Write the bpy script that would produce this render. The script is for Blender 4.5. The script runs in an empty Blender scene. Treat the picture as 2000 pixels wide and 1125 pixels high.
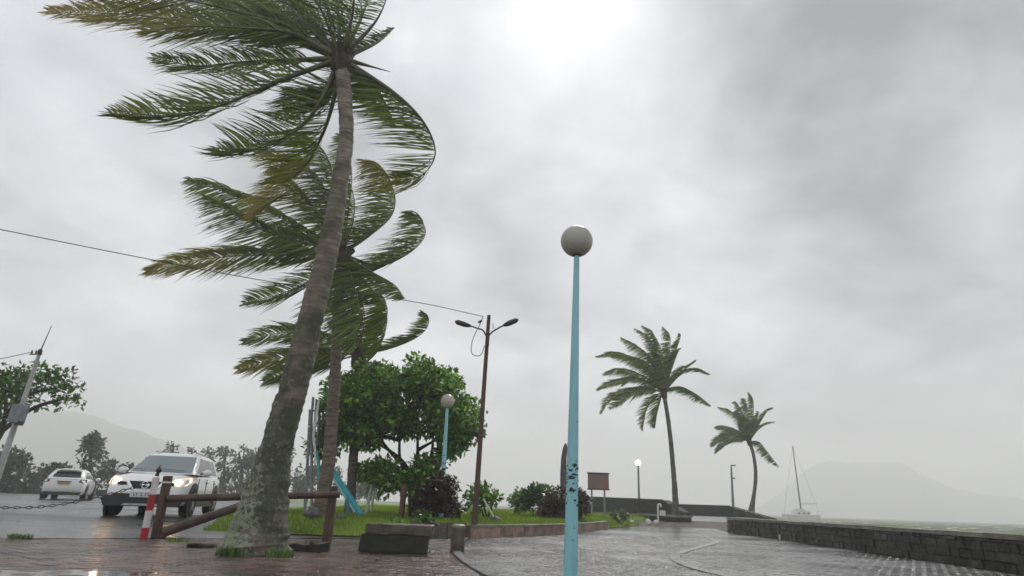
import bpy, bmesh, math, random
import numpy as np
from mathutils import Vector, Matrix, noise
R = math.radians
random.seed(7); rng = np.random.default_rng(7)
S = bpy.context.scene
COL = S.collection

# ------------------------------------------------------------------ camera, sky, sun, exposure
F, ROLL, TH, H = 1150.0, .035, math.atan(424/1150), .75
cd = bpy.data.cameras.new('camera'); cam = bpy.data.objects.new('camera', cd); COL.objects.link(cam)
cam.location = (0, 0, H)
cam.rotation_euler = (Matrix.Rotation(math.pi/2 + TH, 3, 'X') @ Matrix.Rotation(ROLL, 3, 'Z')).to_euler()
cd.sensor_width = 36; cd.lens = F/2000*36; cd.clip_end = 6000; cd.clip_start = .1
S.camera = cam

def ray(px, py):
    u = (px-1000)/F; v = (562.5-py)/F; c, s = math.cos(ROLL), math.sin(ROLL)
    a = u*c - v*s; b = u*s + v*c
    return Vector((a, math.cos(TH) - b*math.sin(TH), math.sin(TH) + b*math.cos(TH)))
def at(px, py, Y):
    d = ray(px, py); return d*(Y/d.y) + Vector((0, 0, H))
def G(px, py, z=0):
    d = ray(px, py); return d*((z-H)/d.z) + Vector((0, 0, H))
def depth(p): return p[1]*math.cos(TH) + (p[2]-H)*math.sin(TH)
def proj(p):
    z = depth(p); b = (-p[1]*math.sin(TH) + (p[2]-H)*math.cos(TH))/z; a = p[0]/z
    c, s = math.cos(ROLL), math.sin(ROLL)
    return 1000 + F*(a*c + b*s), 562.5 - F*(-a*s + b*c), z

glow = ray(1190, 20).normalized()
SUN_EL = math.asin(glow.z); SUN_AZ = math.atan2(glow.x, glow.y)
W = bpy.data.worlds.new('World'); S.world = W; W.use_nodes = True
def build_world():
    nt = W.node_tree; nt.nodes.clear(); N = nt.nodes.new; L = nt.links.new
    def math_(op, a, b=None, c=None):
        n = N('ShaderNodeMath'); n.operation = op
        for i, v in enumerate((a, b, c)):
            if v is None: continue
            if isinstance(v, (int, float)): n.inputs[i].default_value = v
            else: L(v, n.inputs[i])
        return n.outputs[0]
    tc = N('ShaderNodeTexCoord'); vec = tc.outputs['Generated']
    sep = N('ShaderNodeSeparateXYZ'); L(vec, sep.inputs[0])
    zz = math_('ADD', math_('ABSOLUTE', sep.outputs[2]), .38)
    cb = N('ShaderNodeCombineXYZ'); L(math_('DIVIDE', sep.outputs[0], zz), cb.inputs[0]); L(math_('DIVIDE', sep.outputs[1], zz), cb.inputs[1]); cb.inputs[2].default_value = 3.1
    def nz(scale, det, rough, dist=0.0, off=(0, 0, 0)):
        m = N('ShaderNodeMapping'); m.inputs['Location'].default_value = off; L(cb.outputs[0], m.inputs[0])
        n = N('ShaderNodeTexNoise'); n.inputs['Scale'].default_value = scale; n.inputs['Detail'].default_value = det
        n.inputs['Roughness'].default_value = rough; n.inputs['Distortion'].default_value = dist; L(m.outputs[0], n.inputs[0]); return n.outputs[0]
    big = nz(1.1, 3, .5, .4, (.3, 1.2, 0)); mid = nz(2.6, 6, .52, .3, (4, 0, 0))
    def dirglow(px, py, k):
        d = ray(px, py).normalized(); v = N('ShaderNodeVectorMath'); v.operation = 'DOT_PRODUCT'
        nn = N('ShaderNodeVectorMath'); nn.operation = 'NORMALIZE'; L(vec, nn.inputs[0]); L(nn.outputs[0], v.inputs[0]); v.inputs[1].default_value = d
        return math_('EXPONENT', math_('MULTIPLY', math_('SUBTRACT', v.outputs['Value'], 1), k))
    val = math_('ADD', .48, math_('MULTIPLY', math_('SUBTRACT', big, .5), .6))
    val = math_('ADD', val, math_('MULTIPLY', math_('SUBTRACT', mid, .5), 1.3))
    g1 = dirglow(1170, 20, 75); g2 = dirglow(1230, 430, 30); g3 = dirglow(1950, 480, 7); g4 = dirglow(1600, 60, 25)
    val = math_('ADD', val, math_('MULTIPLY', g1, .5)); val = math_('ADD', val, math_('MULTIPLY', g2, .14))
    val = math_('SUBTRACT', val, math_('MULTIPLY', g3, .34)); val = math_('SUBTRACT', val, math_('MULTIPLY', g4, .16))
    fine = nz(6.5, 7, .6, .5, (1, 7, 0)); val = math_('ADD', val, math_('MULTIPLY', math_('SUBTRACT', fine, .5), .34))
    cr = N('ShaderNodeValToRGB'); L(val, cr.inputs[0]); e = cr.color_ramp.elements
    e[0].position = 0; e[0].color = (.17, .175, .19, 1); e[1].position = 1.0; e[1].color = (.93, .93, .94, 1)
    m = e.new(.5); m.color = (.53, .54, .575, 1)
    sky = N('ShaderNodeTexSky'); sky.sky_type = 'NISHITA'; sky.sun_disc = False; sky.sun_elevation = SUN_EL; sky.sun_rotation = SUN_AZ
    b1 = N('ShaderNodeBackground'); L(sky.outputs[0], b1.inputs[0]); b1.inputs[1].default_value = .08
    b2 = N('ShaderNodeBackground'); L(cr.outputs[0], b2.inputs[0]); b2.inputs[1].default_value = 1.12
    mx = N('ShaderNodeMixShader'); mx.inputs[0].default_value = .95; L(b1.outputs[0], mx.inputs[1]); L(b2.outputs[0], mx.inputs[2])
    o = N('ShaderNodeOutputWorld'); L(mx.outputs[0], o.inputs[0])
build_world()
sl = bpy.data.lights.new('sun', 'SUN'); sl.energy = 1.5; sl.angle = R(14); sl.color = (1, .97, .93)
so = bpy.data.objects.new('sun', sl); COL.objects.link(so); so.rotation_euler = (-glow).to_track_quat('-Z', 'Y').to_euler()
S.view_settings.view_transform = 'Standard'; S.view_settings.look = 'None'; S.view_settings.gamma = 1; S.view_settings.exposure = .42
S.view_settings.use_curve_mapping = False
S.render.engine = 'CYCLES'
S.cycles.use_denoising = True; S.cycles.max_bounces = 8; S.cycles.volume_bounces = 4; S.cycles.transparent_max_bounces = 8
S.cycles.filter_width = 1.6; S.cycles.sample_clamp_indirect = 6

# ------------------------------------------------------------------ materials
MC = {}
def mat(name, col, rough=.6, col2=None, scale=6, bump=.0, bscale=None, metal=0, spec=.5, mixlo=.4, mixhi=.6, rvar=0, stretch=(1, 1, 1), attr=None, trans=0, rand=0, emit=None, es=1, coat=0):
    m = bpy.data.materials.new(name); m.use_nodes = True; nt = m.node_tree; N = nt.nodes.new; L = nt.links.new
    p = nt.nodes['Principled BSDF']; p.inputs['Roughness'].default_value = rough; p.inputs['Metallic'].default_value = metal
    p.inputs['Specular IOR Level'].default_value = spec; p.inputs['Coat Weight'].default_value = coat
    tc = N('ShaderNodeTexCoord'); mp = N('ShaderNodeMapping'); mp.inputs['Scale'].default_value = stretch; L(tc.outputs['Object'], mp.inputs[0])
    c = (*col, 1)
    csock = None
    def mixc(f, a, b, mode='MIX'):
        x = N('ShaderNodeMix'); x.data_type = 'RGBA'; x.blend_type = mode
        for i, v in ((0, f), (6, a), (7, b)):
            if hasattr(v, 'default_value') or isinstance(v, bpy.types.NodeSocket): L(v, x.inputs[i])
            else: x.inputs[i].default_value = v
        return x.outputs[2]
    if col2:
        n = N('ShaderNodeTexNoise'); n.inputs['Scale'].default_value = scale; n.inputs['Detail'].default_value = 6; n.inputs['Roughness'].default_value = .62; L(mp.outputs[0], n.inputs[0])
        mr = N('ShaderNodeMapRange'); mr.inputs[1].default_value = mixlo; mr.inputs[2].default_value = mixhi; L(n.outputs[0], mr.inputs[0])
        csock = mixc(mr.outputs[0], c, (*col2, 1))
        if rvar:
            m2 = N('ShaderNodeMapRange'); m2.inputs[1].default_value = .35; m2.inputs[2].default_value = .65; m2.inputs[3].default_value = rough-rvar; m2.inputs[4].default_value = rough+rvar
            n3 = N('ShaderNodeTexNoise'); n3.inputs['Scale'].default_value = scale*.37; n3.inputs['Detail'].default_value = 4; L(mp.outputs[0], n3.inputs[0])
            L(n3.outputs[0], m2.inputs[0]); L(m2.outputs[0], p.inputs['Roughness'])
    if attr:
        a = N('ShaderNodeAttribute'); a.attribute_name = attr; csock = a.outputs['Color']
    if rand:
        oi = N('ShaderNodeObjectInfo'); hs = N('ShaderNodeHueSaturation'); mr = N('ShaderNodeMapRange'); mr.inputs[3].default_value = 1-rand; mr.inputs[4].default_value = 1+rand
        L(oi.outputs['Random'], mr.inputs[0]); L(mr.outputs[0], hs.inputs['Value'])
        if csock: L(csock, hs.inputs['Color'])
        else: hs.inputs['Color'].default_value = c
        csock = hs.outputs[0]
    if csock: L(csock, p.inputs['Base Color'])
    else: p.inputs['Base Color'].default_value = c
    if bump:
        n = N('ShaderNodeTexNoise'); n.inputs['Scale'].default_value = bscale or scale*4; n.inputs['Detail'].default_value = 5; L(mp.outputs[0], n.inputs[0])
        b = N('ShaderNodeBump'); b.inputs['Strength'].default_value = bump; b.inputs['Distance'].default_value = .02; L(n.outputs[0], b.inputs['Height']); L(b.outputs[0], p.inputs['Normal'])
    if emit: p.inputs['Emission Color'].default_value = (*emit, 1); p.inputs['Emission Strength'].default_value = es
    if trans:
        t = N('ShaderNodeBsdfTranslucent'); mx = N('ShaderNodeMixShader'); mx.inputs[0].default_value = trans
        if csock: L(csock, t.inputs[0])
        else: t.inputs[0].default_value = c
        L(p.outputs[0], mx.inputs[1]); L(t.outputs[0], mx.inputs[2]); L(mx.outputs[0], nt.nodes['Material Output'].inputs[0])
    MC[name] = m; return m

M = {}
M['leaf'] = mat('leaf', (.05, .1, .02), .34, attr='tint', trans=.42, spec=.6)
M['palm_trunk'] = mat('palm_trunk', (.2, .16, .12), .8, (.085, .065, .045), 4, .8, 30, stretch=(1, 1, 5), mixlo=.38, mixhi=.62)
M['palm_trunk_far'] = mat('palm_trunk_far', (.12, .115, .095), .85, (.06, .06, .05), 4, .3)
M['bark'] = mat('bark', (.045, .035, .026), .85, (.02, .016, .012), 7, .5)
M['petiole'] = mat('petiole', (.10, .11, .035), .45, (.06, .055, .025), 9, .1)
M['fibre'] = mat('fibre', (.08, .06, .035), .9, (.035, .03, .02), 14, .5)
M['turquoise'] = mat('turquoise', (.28, .58, .62), .4, (.2, .47, .5), 7, .12, 30, stretch=(1, 1, .22), mixlo=.48, mixhi=.7, rvar=.1)
M['peel'] = mat('peel', (.012, .035, .04), .6)
M['rail_wood'] = mat('rail_wood', (.1, .05, .03), .5, (.045, .022, .014), 6, .4, stretch=(1, 1, .3))
M['log_wood'] = mat('log_wood', (.10, .065, .045), .6, (.04, .028, .02), 7, .6)
M['white_paint'] = mat('white_paint', (.68, .68, .64), .45, (.55, .54, .5), 9, .05)
M['red_paint'] = mat('red_paint', (.42, .015, .018), .4, (.3, .012, .012), 9, .05)
M['iron'] = mat('iron', (.02, .018, .016), .5, (.05, .028, .018), 12, .2)
M['rust_pole'] = mat('rust_pole', (.055, .035, .025), .6, (.1, .045, .025), 3, .2)
M['concrete'] = mat('concrete', (.11, .09, .065), .5, (.035, .038, .02), 4, .5, rvar=.15)
M['dark_stone'] = mat('dark_stone', (.03, .028, .022), .6, (.011, .011, .008), 5, .9, 16, rand=.28, rvar=.15)
M['mortar'] = mat('mortar', (.022, .022, .018), .8, (.012, .012, .01), 8, .5)
M['coping'] = mat('coping', (.19, .185, .13), .5, (.11, .11, .08), 3, .4, rand=.12, rvar=.15)
M['salmon_block'] = mat('salmon_block', (.33, .22, .16), .6, (.15, .11, .085), 4, .6, rand=.2)
M['rock'] = mat('rock', (.05, .05, .05), .6, (.1, .1, .095), 5, .6)
M['car_white'] = mat('car_white', (.82, .82, .81), .22, spec=.5, coat=.6)
M['car_black'] = mat('car_black', (.018, .018, .019), .5)
M['glass'] = mat('glass', (.14, .19, .195), .04, spec=1.0)  # windscreen: pale teal base colour stands in for reflected sky
M['dark_glass'] = mat('dark_glass', (.008, .009, .01), .06, spec=.6)
M['tyre'] = mat('tyre', (.012, .012, .012), .8)
M['rim'] = mat('rim', (.35, .35, .36), .3, metal=.8)
M['chrome'] = mat('chrome', (.7, .7, .72), .12, metal=1)
M['headlamp'] = mat('headlamp', (.5, .5, .48), .1, spec=.8)
M['headlamp_lit'] = mat('headlamp_lit', (.5, .45, .4), .1, spec=.8, emit=(1, .6, .32), es=.9)
M['bulb'] = mat('bulb', (1, .75, .45), .3, emit=(1, .66, .34), es=40)
M['tail'] = mat('tail', (.14, .01, .015), .2)
M['tail_dark'] = mat('tail_dark', (.04, .02, .022), .2)
M['plate_yellow'] = mat('plate_yellow', (.42, .32, .08), .5)
M['plate_white'] = mat('plate_white', (.6, .6, .58), .5)
M['globe'] = mat('globe', (.56, .55, .48), .3, (.43, .42, .36), 2.5, spec=.5, trans=.25)
M['globe_cream'] = mat('globe_cream', (.62, .58, .48), .3, spec=.5, trans=.3)
M['globe_lit'] = mat('globe_lit', (.9, .9, .9), .3, emit=(.95, .97, 1), es=3.0)
M['grey_metal'] = mat('grey_metal', (.23, .25, .27), .5, (.15, .16, .17), 6, .1)
M['blue_paint'] = mat('blue_paint', (.03, .25, .34), .4, (.05, .34, .4), 5, .1)
M['sign'] = mat('sign', (.26, .11, .075), .6, (.14, .13, .12), 2.2, mixlo=.45, mixhi=.55)
M['soil'] = mat('soil', (.06, .045, .03), .8, (.035, .028, .02), 3, .5)
M['grass_base'] = mat('grass_base', (.14, .24, .015), .7, (.09, .15, .02), 1.2, .6, 30)

# ------------------------------------------------------------------ mesh helpers
class MB:
    def __init__(s): s.v = []; s.f = []; s.c = []
    def box(s, c, d, rz=0, M3=None, jit=0):
        m = M3 or Matrix.Rotation(rz, 3, 'Z'); b = len(s.v); c = Vector(c)
        for x in (-.5, .5):
            for y in (-.5, .5):
                for z in (-.5, .5):
                    j = Vector((random.uniform(-jit, jit), random.uniform(-jit, jit), random.uniform(-jit, jit))) if jit else Vector()
                    s.v.append(c + m @ (Vector((x*d[0], y*d[1], z*d[2])) + j))
        for q in ((0, 1, 3, 2), (4, 6, 7, 5), (0, 4, 5, 1), (2, 3, 7, 6), (0, 2, 6, 4), (1, 5, 7, 3)): s.f.append(tuple(b+i for i in q))
        return s
    def rbox(s, c, d, rz=0, amp=.02, n=6, fr=5):
        bm = bmesh.new(); bmesh.ops.create_cube(bm, size=1); bmesh.ops.subdivide_edges(bm, edges=bm.edges, cuts=n, use_grid_fill=True); m = Matrix.Rotation(rz, 3, 'Z'); c = Vector(c); b = len(s.v)
        for v in bm.verts:
            p = v.co.copy(); e = sum(abs(abs(k)-.5) < .01 for k in p); q = Vector((p.x*d[0], p.y*d[1], p.z*d[2])); nn = noise.noise_vector(q*fr + c)*amp
            if e >= 2: q *= 1 - .02*e - abs(noise.noise(q*9+c))*.05
            s.v.append(c + m @ (q + nn))
        bm.verts.index_update(); s.f += [tuple(b+v.index for v in f.verts) for f in bm.faces]; bm.free(); return s
    def tube(s, pts, rad, n=8, caps=True, wob=0, twist=0):
        pts = [Vector(p) for p in pts]
        if not hasattr(rad, '__len__'): rad = [rad]*len(pts)
        t0 = (pts[1]-pts[0]).normalized(); ref = Vector((0, 1, 0)) if abs(t0.y) < .9 else Vector((1, 0, 0))
        u = t0.cross(ref).normalized(); base = len(s.v)
        for i, p in enumerate(pts):
            t = (pts[min(i+1, len(pts)-1)] - pts[max(i-1, 0)]).normalized()
            u = (u - t*u.dot(t)).normalized(); w = t.cross(u)
            for k in range(n):
                a = 2*math.pi*k/n + math.pi/n; r = rad[i]*(1 + (wob*noise.noise(Vector((math.cos(a)*1.3, math.sin(a)*1.3, i*.25 + p.x))) if wob else 0))
                s.v.append(p + (u*math.cos(a) + w*math.sin(a))*r)
        for i in range(len(pts)-1):
            for k in range(n):
                a = base+i*n+k; b = base+i*n+(k+1) % n; s.f.append((a, b, b+n, a+n))
        if caps: s.f.append(tuple(base+k for k in range(n))[::-1]); s.f.append(tuple(base+(len(pts)-1)*n+k for k in range(n)))
        return s
    def sphere(s, c, r, nu=16, nv=10, sq=(1, 1, 1), lump=0, v0=0, v1=1, fr=1.5):
        c = Vector(c); base = len(s.v)
        for j in range(nv+1):
            ph = math.pi*(v0 + (v1-v0)*j/nv)
            for k in range(nu):
                a = 2*math.pi*k/nu; d = Vector((math.sin(ph)*math.cos(a), math.sin(ph)*math.sin(a), math.cos(ph)))
                q = r*(1 + (lump*noise.noise(d*fr + c) if lump else 0)); s.v.append(c + Vector((d.x*sq[0], d.y*sq[1], d.z*sq[2]))*q)
        for j in range(nv):
            for k in range(nu):
                a = base+j*nu+k; b = base+j*nu+(k+1) % nu; s.f.append((a, a+nu, b+nu, b))
        return s
    def quad(s, *p):
        b = len(s.v); s.v += [Vector(q) for q in p]; s.f.append(tuple(range(b, b+len(p)))); return s
    def prism(s, poly, axis, t):
        """poly: list of Vectors; extruded along axis vector * t"""
        b = len(s.v); n = len(poly); e = Vector(axis)*t
        s.v += [Vector(p) for p in poly] + [Vector(p)+e for p in poly]
        s.f.append(tuple(b+i for i in range(n))[::-1]); s.f.append(tuple(b+n+i for i in range(n)))
        for i in range(n): j = (i+1) % n; s.f.append((b+i, b+j, b+n+j, b+n+i))
        return s
    def build(s, name, m, parent=None, smooth=False, org=None, **tags):
        me = bpy.data.meshes.new(name)
        o0 = Vector(org) if org is not None else (Vector(parent['_o']) if parent is not None and '_o' in parent else Vector())
        me.from_pydata([tuple(Vector(v)-o0) for v in s.v], [], s.f); me.materials.append(m); me.update()
        bm = bmesh.new(); bm.from_mesh(me); bmesh.ops.recalc_face_normals(bm, faces=bm.faces); bm.to_mesh(me); bm.free()
        if smooth:
            for p in me.polygons: p.use_smooth = True
            me.set_sharp_from_angle(angle=R(smooth if smooth > 1 else 40))
        o = bpy.data.objects.new(name, me); COL.objects.link(o)
        if parent is not None: o.parent = parent; o['_o'] = tuple(o0) if '_o' in parent else (0, 0, 0)
        elif org is not None: o.location = org
        if parent is None: o['_o'] = tuple(o0)
        tag(o, **tags); return o
def tag(o, label=None, cat=None, group=None, kind=None):
    if label: o['label'] = label
    if cat: o['category'] = cat
    if group: o['group'] = group
    if kind: o['kind'] = kind
def thing(name, loc, label, cat, group=None):
    o = bpy.data.objects.new(name, None); COL.objects.link(o); o.location = loc; o['_o'] = tuple(loc); tag(o, label, cat, group); return o
def raw(name, V, Fc, m, parent=None, colors=None, org=(0, 0, 0), **tags):
    """numpy mesh: V (n,3), Fc (k,4|3), colors (n,3) per vertex"""
    me = bpy.data.meshes.new(name); V = np.asarray(V, dtype=np.float32) - np.array(org, dtype=np.float32); Fc = np.asarray(Fc, dtype=np.int32); k = Fc.shape[1]
    me.vertices.add(len(V)); me.vertices.foreach_set('co', V.ravel()); me.loops.add(Fc.size); me.loops.foreach_set('vertex_index', Fc.ravel())
    me.polygons.add(len(Fc)); me.polygons.foreach_set('loop_start', np.arange(0, Fc.size, k, dtype=np.int32)); me.polygons.foreach_set('loop_total', np.full(len(Fc), k, dtype=np.int32))
    me.update(calc_edges=True)
    if colors is not None:
        a = me.attributes.new('tint', 'FLOAT_COLOR', 'POINT'); a.data.foreach_set('color', np.concatenate([colors, np.ones((len(V), 1))], 1).astype(np.float32).ravel())
    me.materials.append(m); o = bpy.data.objects.new(name, me); COL.objects.link(o)
    if parent is not None: o.parent = parent
    tag(o, **tags); return o
def crom(P, n):
    P = [Vector(p) for p in P]; Q = [P[0]*2-P[1]] + P + [P[-1]*2-P[-2]]; out = []
    for i in range(len(P)-1):
        a, b, c, d = Q[i:i+4]
        for k in range(n):
            t = k/n; out.append(.5*((2*b) + (c-a)*t + (2*a-5*b+4*c-d)*t*t + (3*b-a-3*c+d)*t**3))
    return out + [P[-1]]
def sstep(a, b, x):
    t = min(1, max(0, (x-a)/(b-a))); return t*t*(3-2*t)
def inpoly(x, y, P):
    c = False; j = len(P)-1
    for i in range(len(P)):
        if (P[i][1] > y) != (P[j][1] > y) and x < (P[j][0]-P[i][0])*(y-P[i][1])/(P[j][1]-P[i][1]) + P[i][0]: c = not c
        j = i
    return c

# ------------------------------------------------------------------ terrain heights and the setting
E0, E1 = Vector((-8, 10.0)), Vector((-3.4, 13.2))           # line where the terrace meets the road
En = Vector((-(E1-E0).y, (E1-E0).x)).normalized()
def edge_d(x, y): return (Vector((x, y))-E0).dot(En)
def gz(x, y):
    d = edge_d(x, y); z = .2*sstep(0, 5, d) + .12*sstep(16, 40, y)
    z *= 1 - sstep(-3, -.5, x)*(1-sstep(26, 34, y))*.0
    return z
KERB = [(-2.0, 14.5), (-.85, 15.1), (.6, 16.9), (2.0, 19.6), (3.2, 22.6), (4.15, 25.6), (5.6, 29), (7.2, 32.5)]
GRASS = [(-6.2, 13.2), (-4.6, 13.3), (-3.0, 13.9)] + KERB + [(9.5, 37), (8, 46), (-10, 52), (-10.5, 30), (-7.5, 18)]
def grass_z(x, y):
    e = min(seg_d(x, y, GRASS[i], GRASS[i+1]) for i in range(2)) if y < 20 else 5
    z = .03 + .27*sstep(0, 2.4, e) + .1*sstep(20, 40, y) + .03*noise.noise(Vector((x*.5, y*.5, 0)))
    k = min(seg_d(x, y, KERB[i], KERB[i+1]) for i in range(5)); k2 = min(seg_d(x, y, KERB[i], KERB[i+1]) for i in range(5, 7))
    z = min(z, .24 + .1*k); z = min(z, .02 + .12*k2)
    return z
def seg_d(x, y, a, b):
    a = Vector(a); b = Vector(b); p = Vector((x, y)); t = max(0, min(1, (p-a).dot(b-a)/(b-a).length_squared)); return (p-a-(b-a)*t).length

def sheet(name, poly, zf, m, step, off=0.0, **tags):
    """grid sheet clipped to a polygon (vertices kept on the polygon outline through bisecting planes per edge are not needed: triangulated outline + grid cuts)"""
    bm = bmesh.new(); vs = [bm.verts.new((p[0], p[1], 0)) for p in poly]; bm.faces.new(vs)
    xs = [p[0] for p in poly]; ys = [p[1] for p in poly]
    def cuts(lo, hi):
        out = []; v = lo
        while v < hi: out.append(v); v += step if not callable(step) else step(v)
        return out
    for x in cuts(min(xs), max(xs)):
        bmesh.ops.bisect_plane(bm, geom=bm.verts[:]+bm.edges[:]+bm.faces[:], plane_co=(x, 0, 0), plane_no=(1, 0, 0))
    for y in cuts(min(ys), max(ys)):
        bmesh.ops.bisect_plane(bm, geom=bm.verts[:]+bm.edges[:]+bm.faces[:], plane_co=(0, y, 0), plane_no=(0, 1, 0))
    for v in bm.verts: v.co.z = zf(v.co.x, v.co.y) + off
    bmesh.ops.recalc_face_normals(bm, faces=bm.faces)
    me = bpy.data.meshes.new(name); bm.to_mesh(me); bm.free(); me.materials.append(m)
    for p in me.polygons: p.use_smooth = True
    if me.polygons[0].normal.z < 0: me.flip_normals()
    o = bpy.data.objects.new(name, me); COL.objects.link(o); tag(o, **tags); return o

def wet_mat(name, c1, c2, r1, r2, scale, stretch=(1, 1, 1), bump=.25, bs=40, spec=.5, ripple=False):
    m = mat(name, c1, r1, c2, scale, bump, bs, spec=spec, stretch=stretch); nt = m.node_tree; N = nt.nodes.new; L = nt.links.new
    p = nt.nodes['Principled BSDF']; tc = N('ShaderNodeTexCoord'); mp = N('ShaderNodeMapping'); mp.inputs['Scale'].default_value = stretch; L(tc.outputs['Object'], mp.inputs[0])
    n = N('ShaderNodeTexNoise'); n.inputs['Scale'].default_value = scale*.5; n.inputs['Detail'].default_value = 5; L(mp.outputs[0], n.inputs[0])
    mr = N('ShaderNodeMapRange'); mr.inputs[1].default_value = .42; mr.inputs[2].default_value = .6; mr.inputs[3].default_value = r1; mr.inputs[4].default_value = r2; L(n.outputs[0], mr.inputs[0]); L(mr.outputs[0], p.inputs['Roughness'])
    return m
M['asphalt'] = wet_mat('wet_asphalt', (.045, .045, .047), (.07, .07, .07), .16, .42, .5, (.5, 1.6, 1), .3, 60)
M['paver'] = wet_mat('wet_paver', (.055, .054, .053), (.095, .093, .09), .08, .36, .8, (1, 1, 1), .5, 50)
M['paver_red'] = wet_mat('wet_red_paver', (.10, .054, .039), (.045, .035, .03), .08, .36, .6, (1, 1, 1), .5, 50)
M['joint'] = mat('joint', (.02, .019, .017), .6, (.03, .03, .028), 5, .4)
M['strip'] = wet_mat('strip', (.2, .2, .19), (.14, .14, .135), .2, .4, 2)
M['puddle'] = mat('puddle', (.035, .028, .022), .06, bump=.12, bscale=7, spec=.6)
M['sea'] = mat('sea', (.085, .098, .05), .6, (.15, .165, .10), .15, 1.0, 1.6, stretch=(.35, 1, 1), spec=.04)
for k in ('paver', 'paver_red'):
    m = M[k]; nt = m.node_tree; p = nt.nodes['Principled BSDF']; src = p.inputs['Base Color'].links[0].from_socket
    oi = nt.nodes.new('ShaderNodeAttribute'); oi.attribute_name = 'shade'; hs = nt.nodes.new('ShaderNodeHueSaturation')
    nt.links.new(oi.outputs['Fac'], hs.inputs['Value']); nt.links.new(src, hs.inputs['Color']); nt.links.new(hs.outputs[0], p.inputs['Base Color'])

LAND = [(-900, -30), (9.3, -30), (9.3, 26.4), (12.5, 29.5), (20, 38), (33, 50), (30, 58), (8, 64), (-20, 110), (-60, 330), (-120, 800), (-900, 800)]
sheet('ground', LAND, lambda x, y: (0 if x > -3 and y < 32 else gz(x, y)) - .09, M['soil'], lambda v: 4 if -30 < v < 60 else 60, kind='structure')
road = [(-70, -8), (-30, -8), (-8-1.6*1.2, 10.0-.75*1.2-.42), (-3.4, 13.2), (-3.0, 13.85), (-4.6, 13.25), (-6.2, 13.15), (-7.5, 18), (-10.5, 30), (-12, 60), (-30, 110), (-160, 130), (-160, 30)]
road = [(-70, -8), (-26, -8), (-9.8, 8.75), (-3.4, 13.2), (-1.9, 14.2), (-2.05, 14.45), (-3.0, 13.88), (-4.6, 13.28), (-6.2, 13.18), (-7.5, 18), (-10.5, 30), (-12, 54), (-20, 62), (-160, 62), (-160, 20)]
sheet('road', road, gz, M['asphalt'], lambda v: 1.5 if -20 < v < 40 else 12, .0, kind='structure')
gs = sheet('grass_bank', GRASS, grass_z, M['grass_base'], .8, .0, kind='structure')
sheet('lawn', [(-12, 54.2), (-20, 62.2), (-160, 62.2), (-160, 200), (-40, 200), (-12, 100)], lambda x, y: .3, M['grass_base'], 20, kind='structure')

# terrace (red) and promenade (grey) with their pavers
BORD = [(-.85, 15.1), (-.9, 13.2), (-.85, 11.4), (-.62, 9.6), (-.28, 7.9), (.1, 6.5), (.7, 4.5)]
TERR = [(-9.8, 8.7), (-3.4, 13.15), (-1.9, 14.15), (-1.0, 14.6)] + BORD[1:] + [(-4, 3), (-11, 5)]
PROM = BORD[::-1] + KERB[2:] + [(8.2, 33.6), (11.0, 33.6), (9.2, 26.2), (8.95, 22), (8.5, 12), (8.2, 4.5)]
tb = sheet('terrace', TERR, lambda x, y: 0, M['joint'], 2, -.03, kind='structure')
def brick_far():
    m = wet_mat('paver_far', (.062, .061, .06), (.10, .098, .095), .08, .36, .5, (1, 1, 1), .4, 40); nt = m.node_tree; N = nt.nodes.new; L = nt.links.new; p = nt.nodes['Principled BSDF']; src = p.inputs['Base Color'].links[0].from_socket
    tc = N('ShaderNodeTexCoord'); mp = N('ShaderNodeMapping'); mp.inputs['Rotation'].default_value = (0, 0, .12); L(tc.outputs['Object'], mp.inputs[0])
    b = N('ShaderNodeTexBrick'); b.inputs['Scale'].default_value = 1; b.inputs['Brick Width'].default_value = .16; b.inputs['Row Height'].default_value = .16; b.inputs['Mortar Size'].default_value = .008; b.inputs['Color1'].default_value = (.6, .6, .6, 1); b.inputs['Color2'].default_value = (1.3, 1.3, 1.3, 1); b.inputs['Mortar'].default_value = (.3, .3, .3, 1); L(mp.outputs[0], b.inputs[0])
    x = N('ShaderNodeMix'); x.data_type = 'RGBA'; x.blend_type = 'MULTIPLY'; x.inputs[0].default_value = 1; L(src, x.inputs[6]); L(b.outputs[0], x.inputs[7]); L(x.outputs[2], p.inputs['Base Color']); return m
M['paver_far'] = brick_far()
pb = sheet('promenade', PROM, lambda x, y: -.03 if y < 18.7 else 0, M['paver_far'], .7, 0, kind='structure')
at_ = pb.data.attributes.new('shade', 'FLOAT', 'POINT'); at_.data.foreach_set('value', np.full(len(pb.data.vertices), .8, dtype=np.float32))
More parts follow.
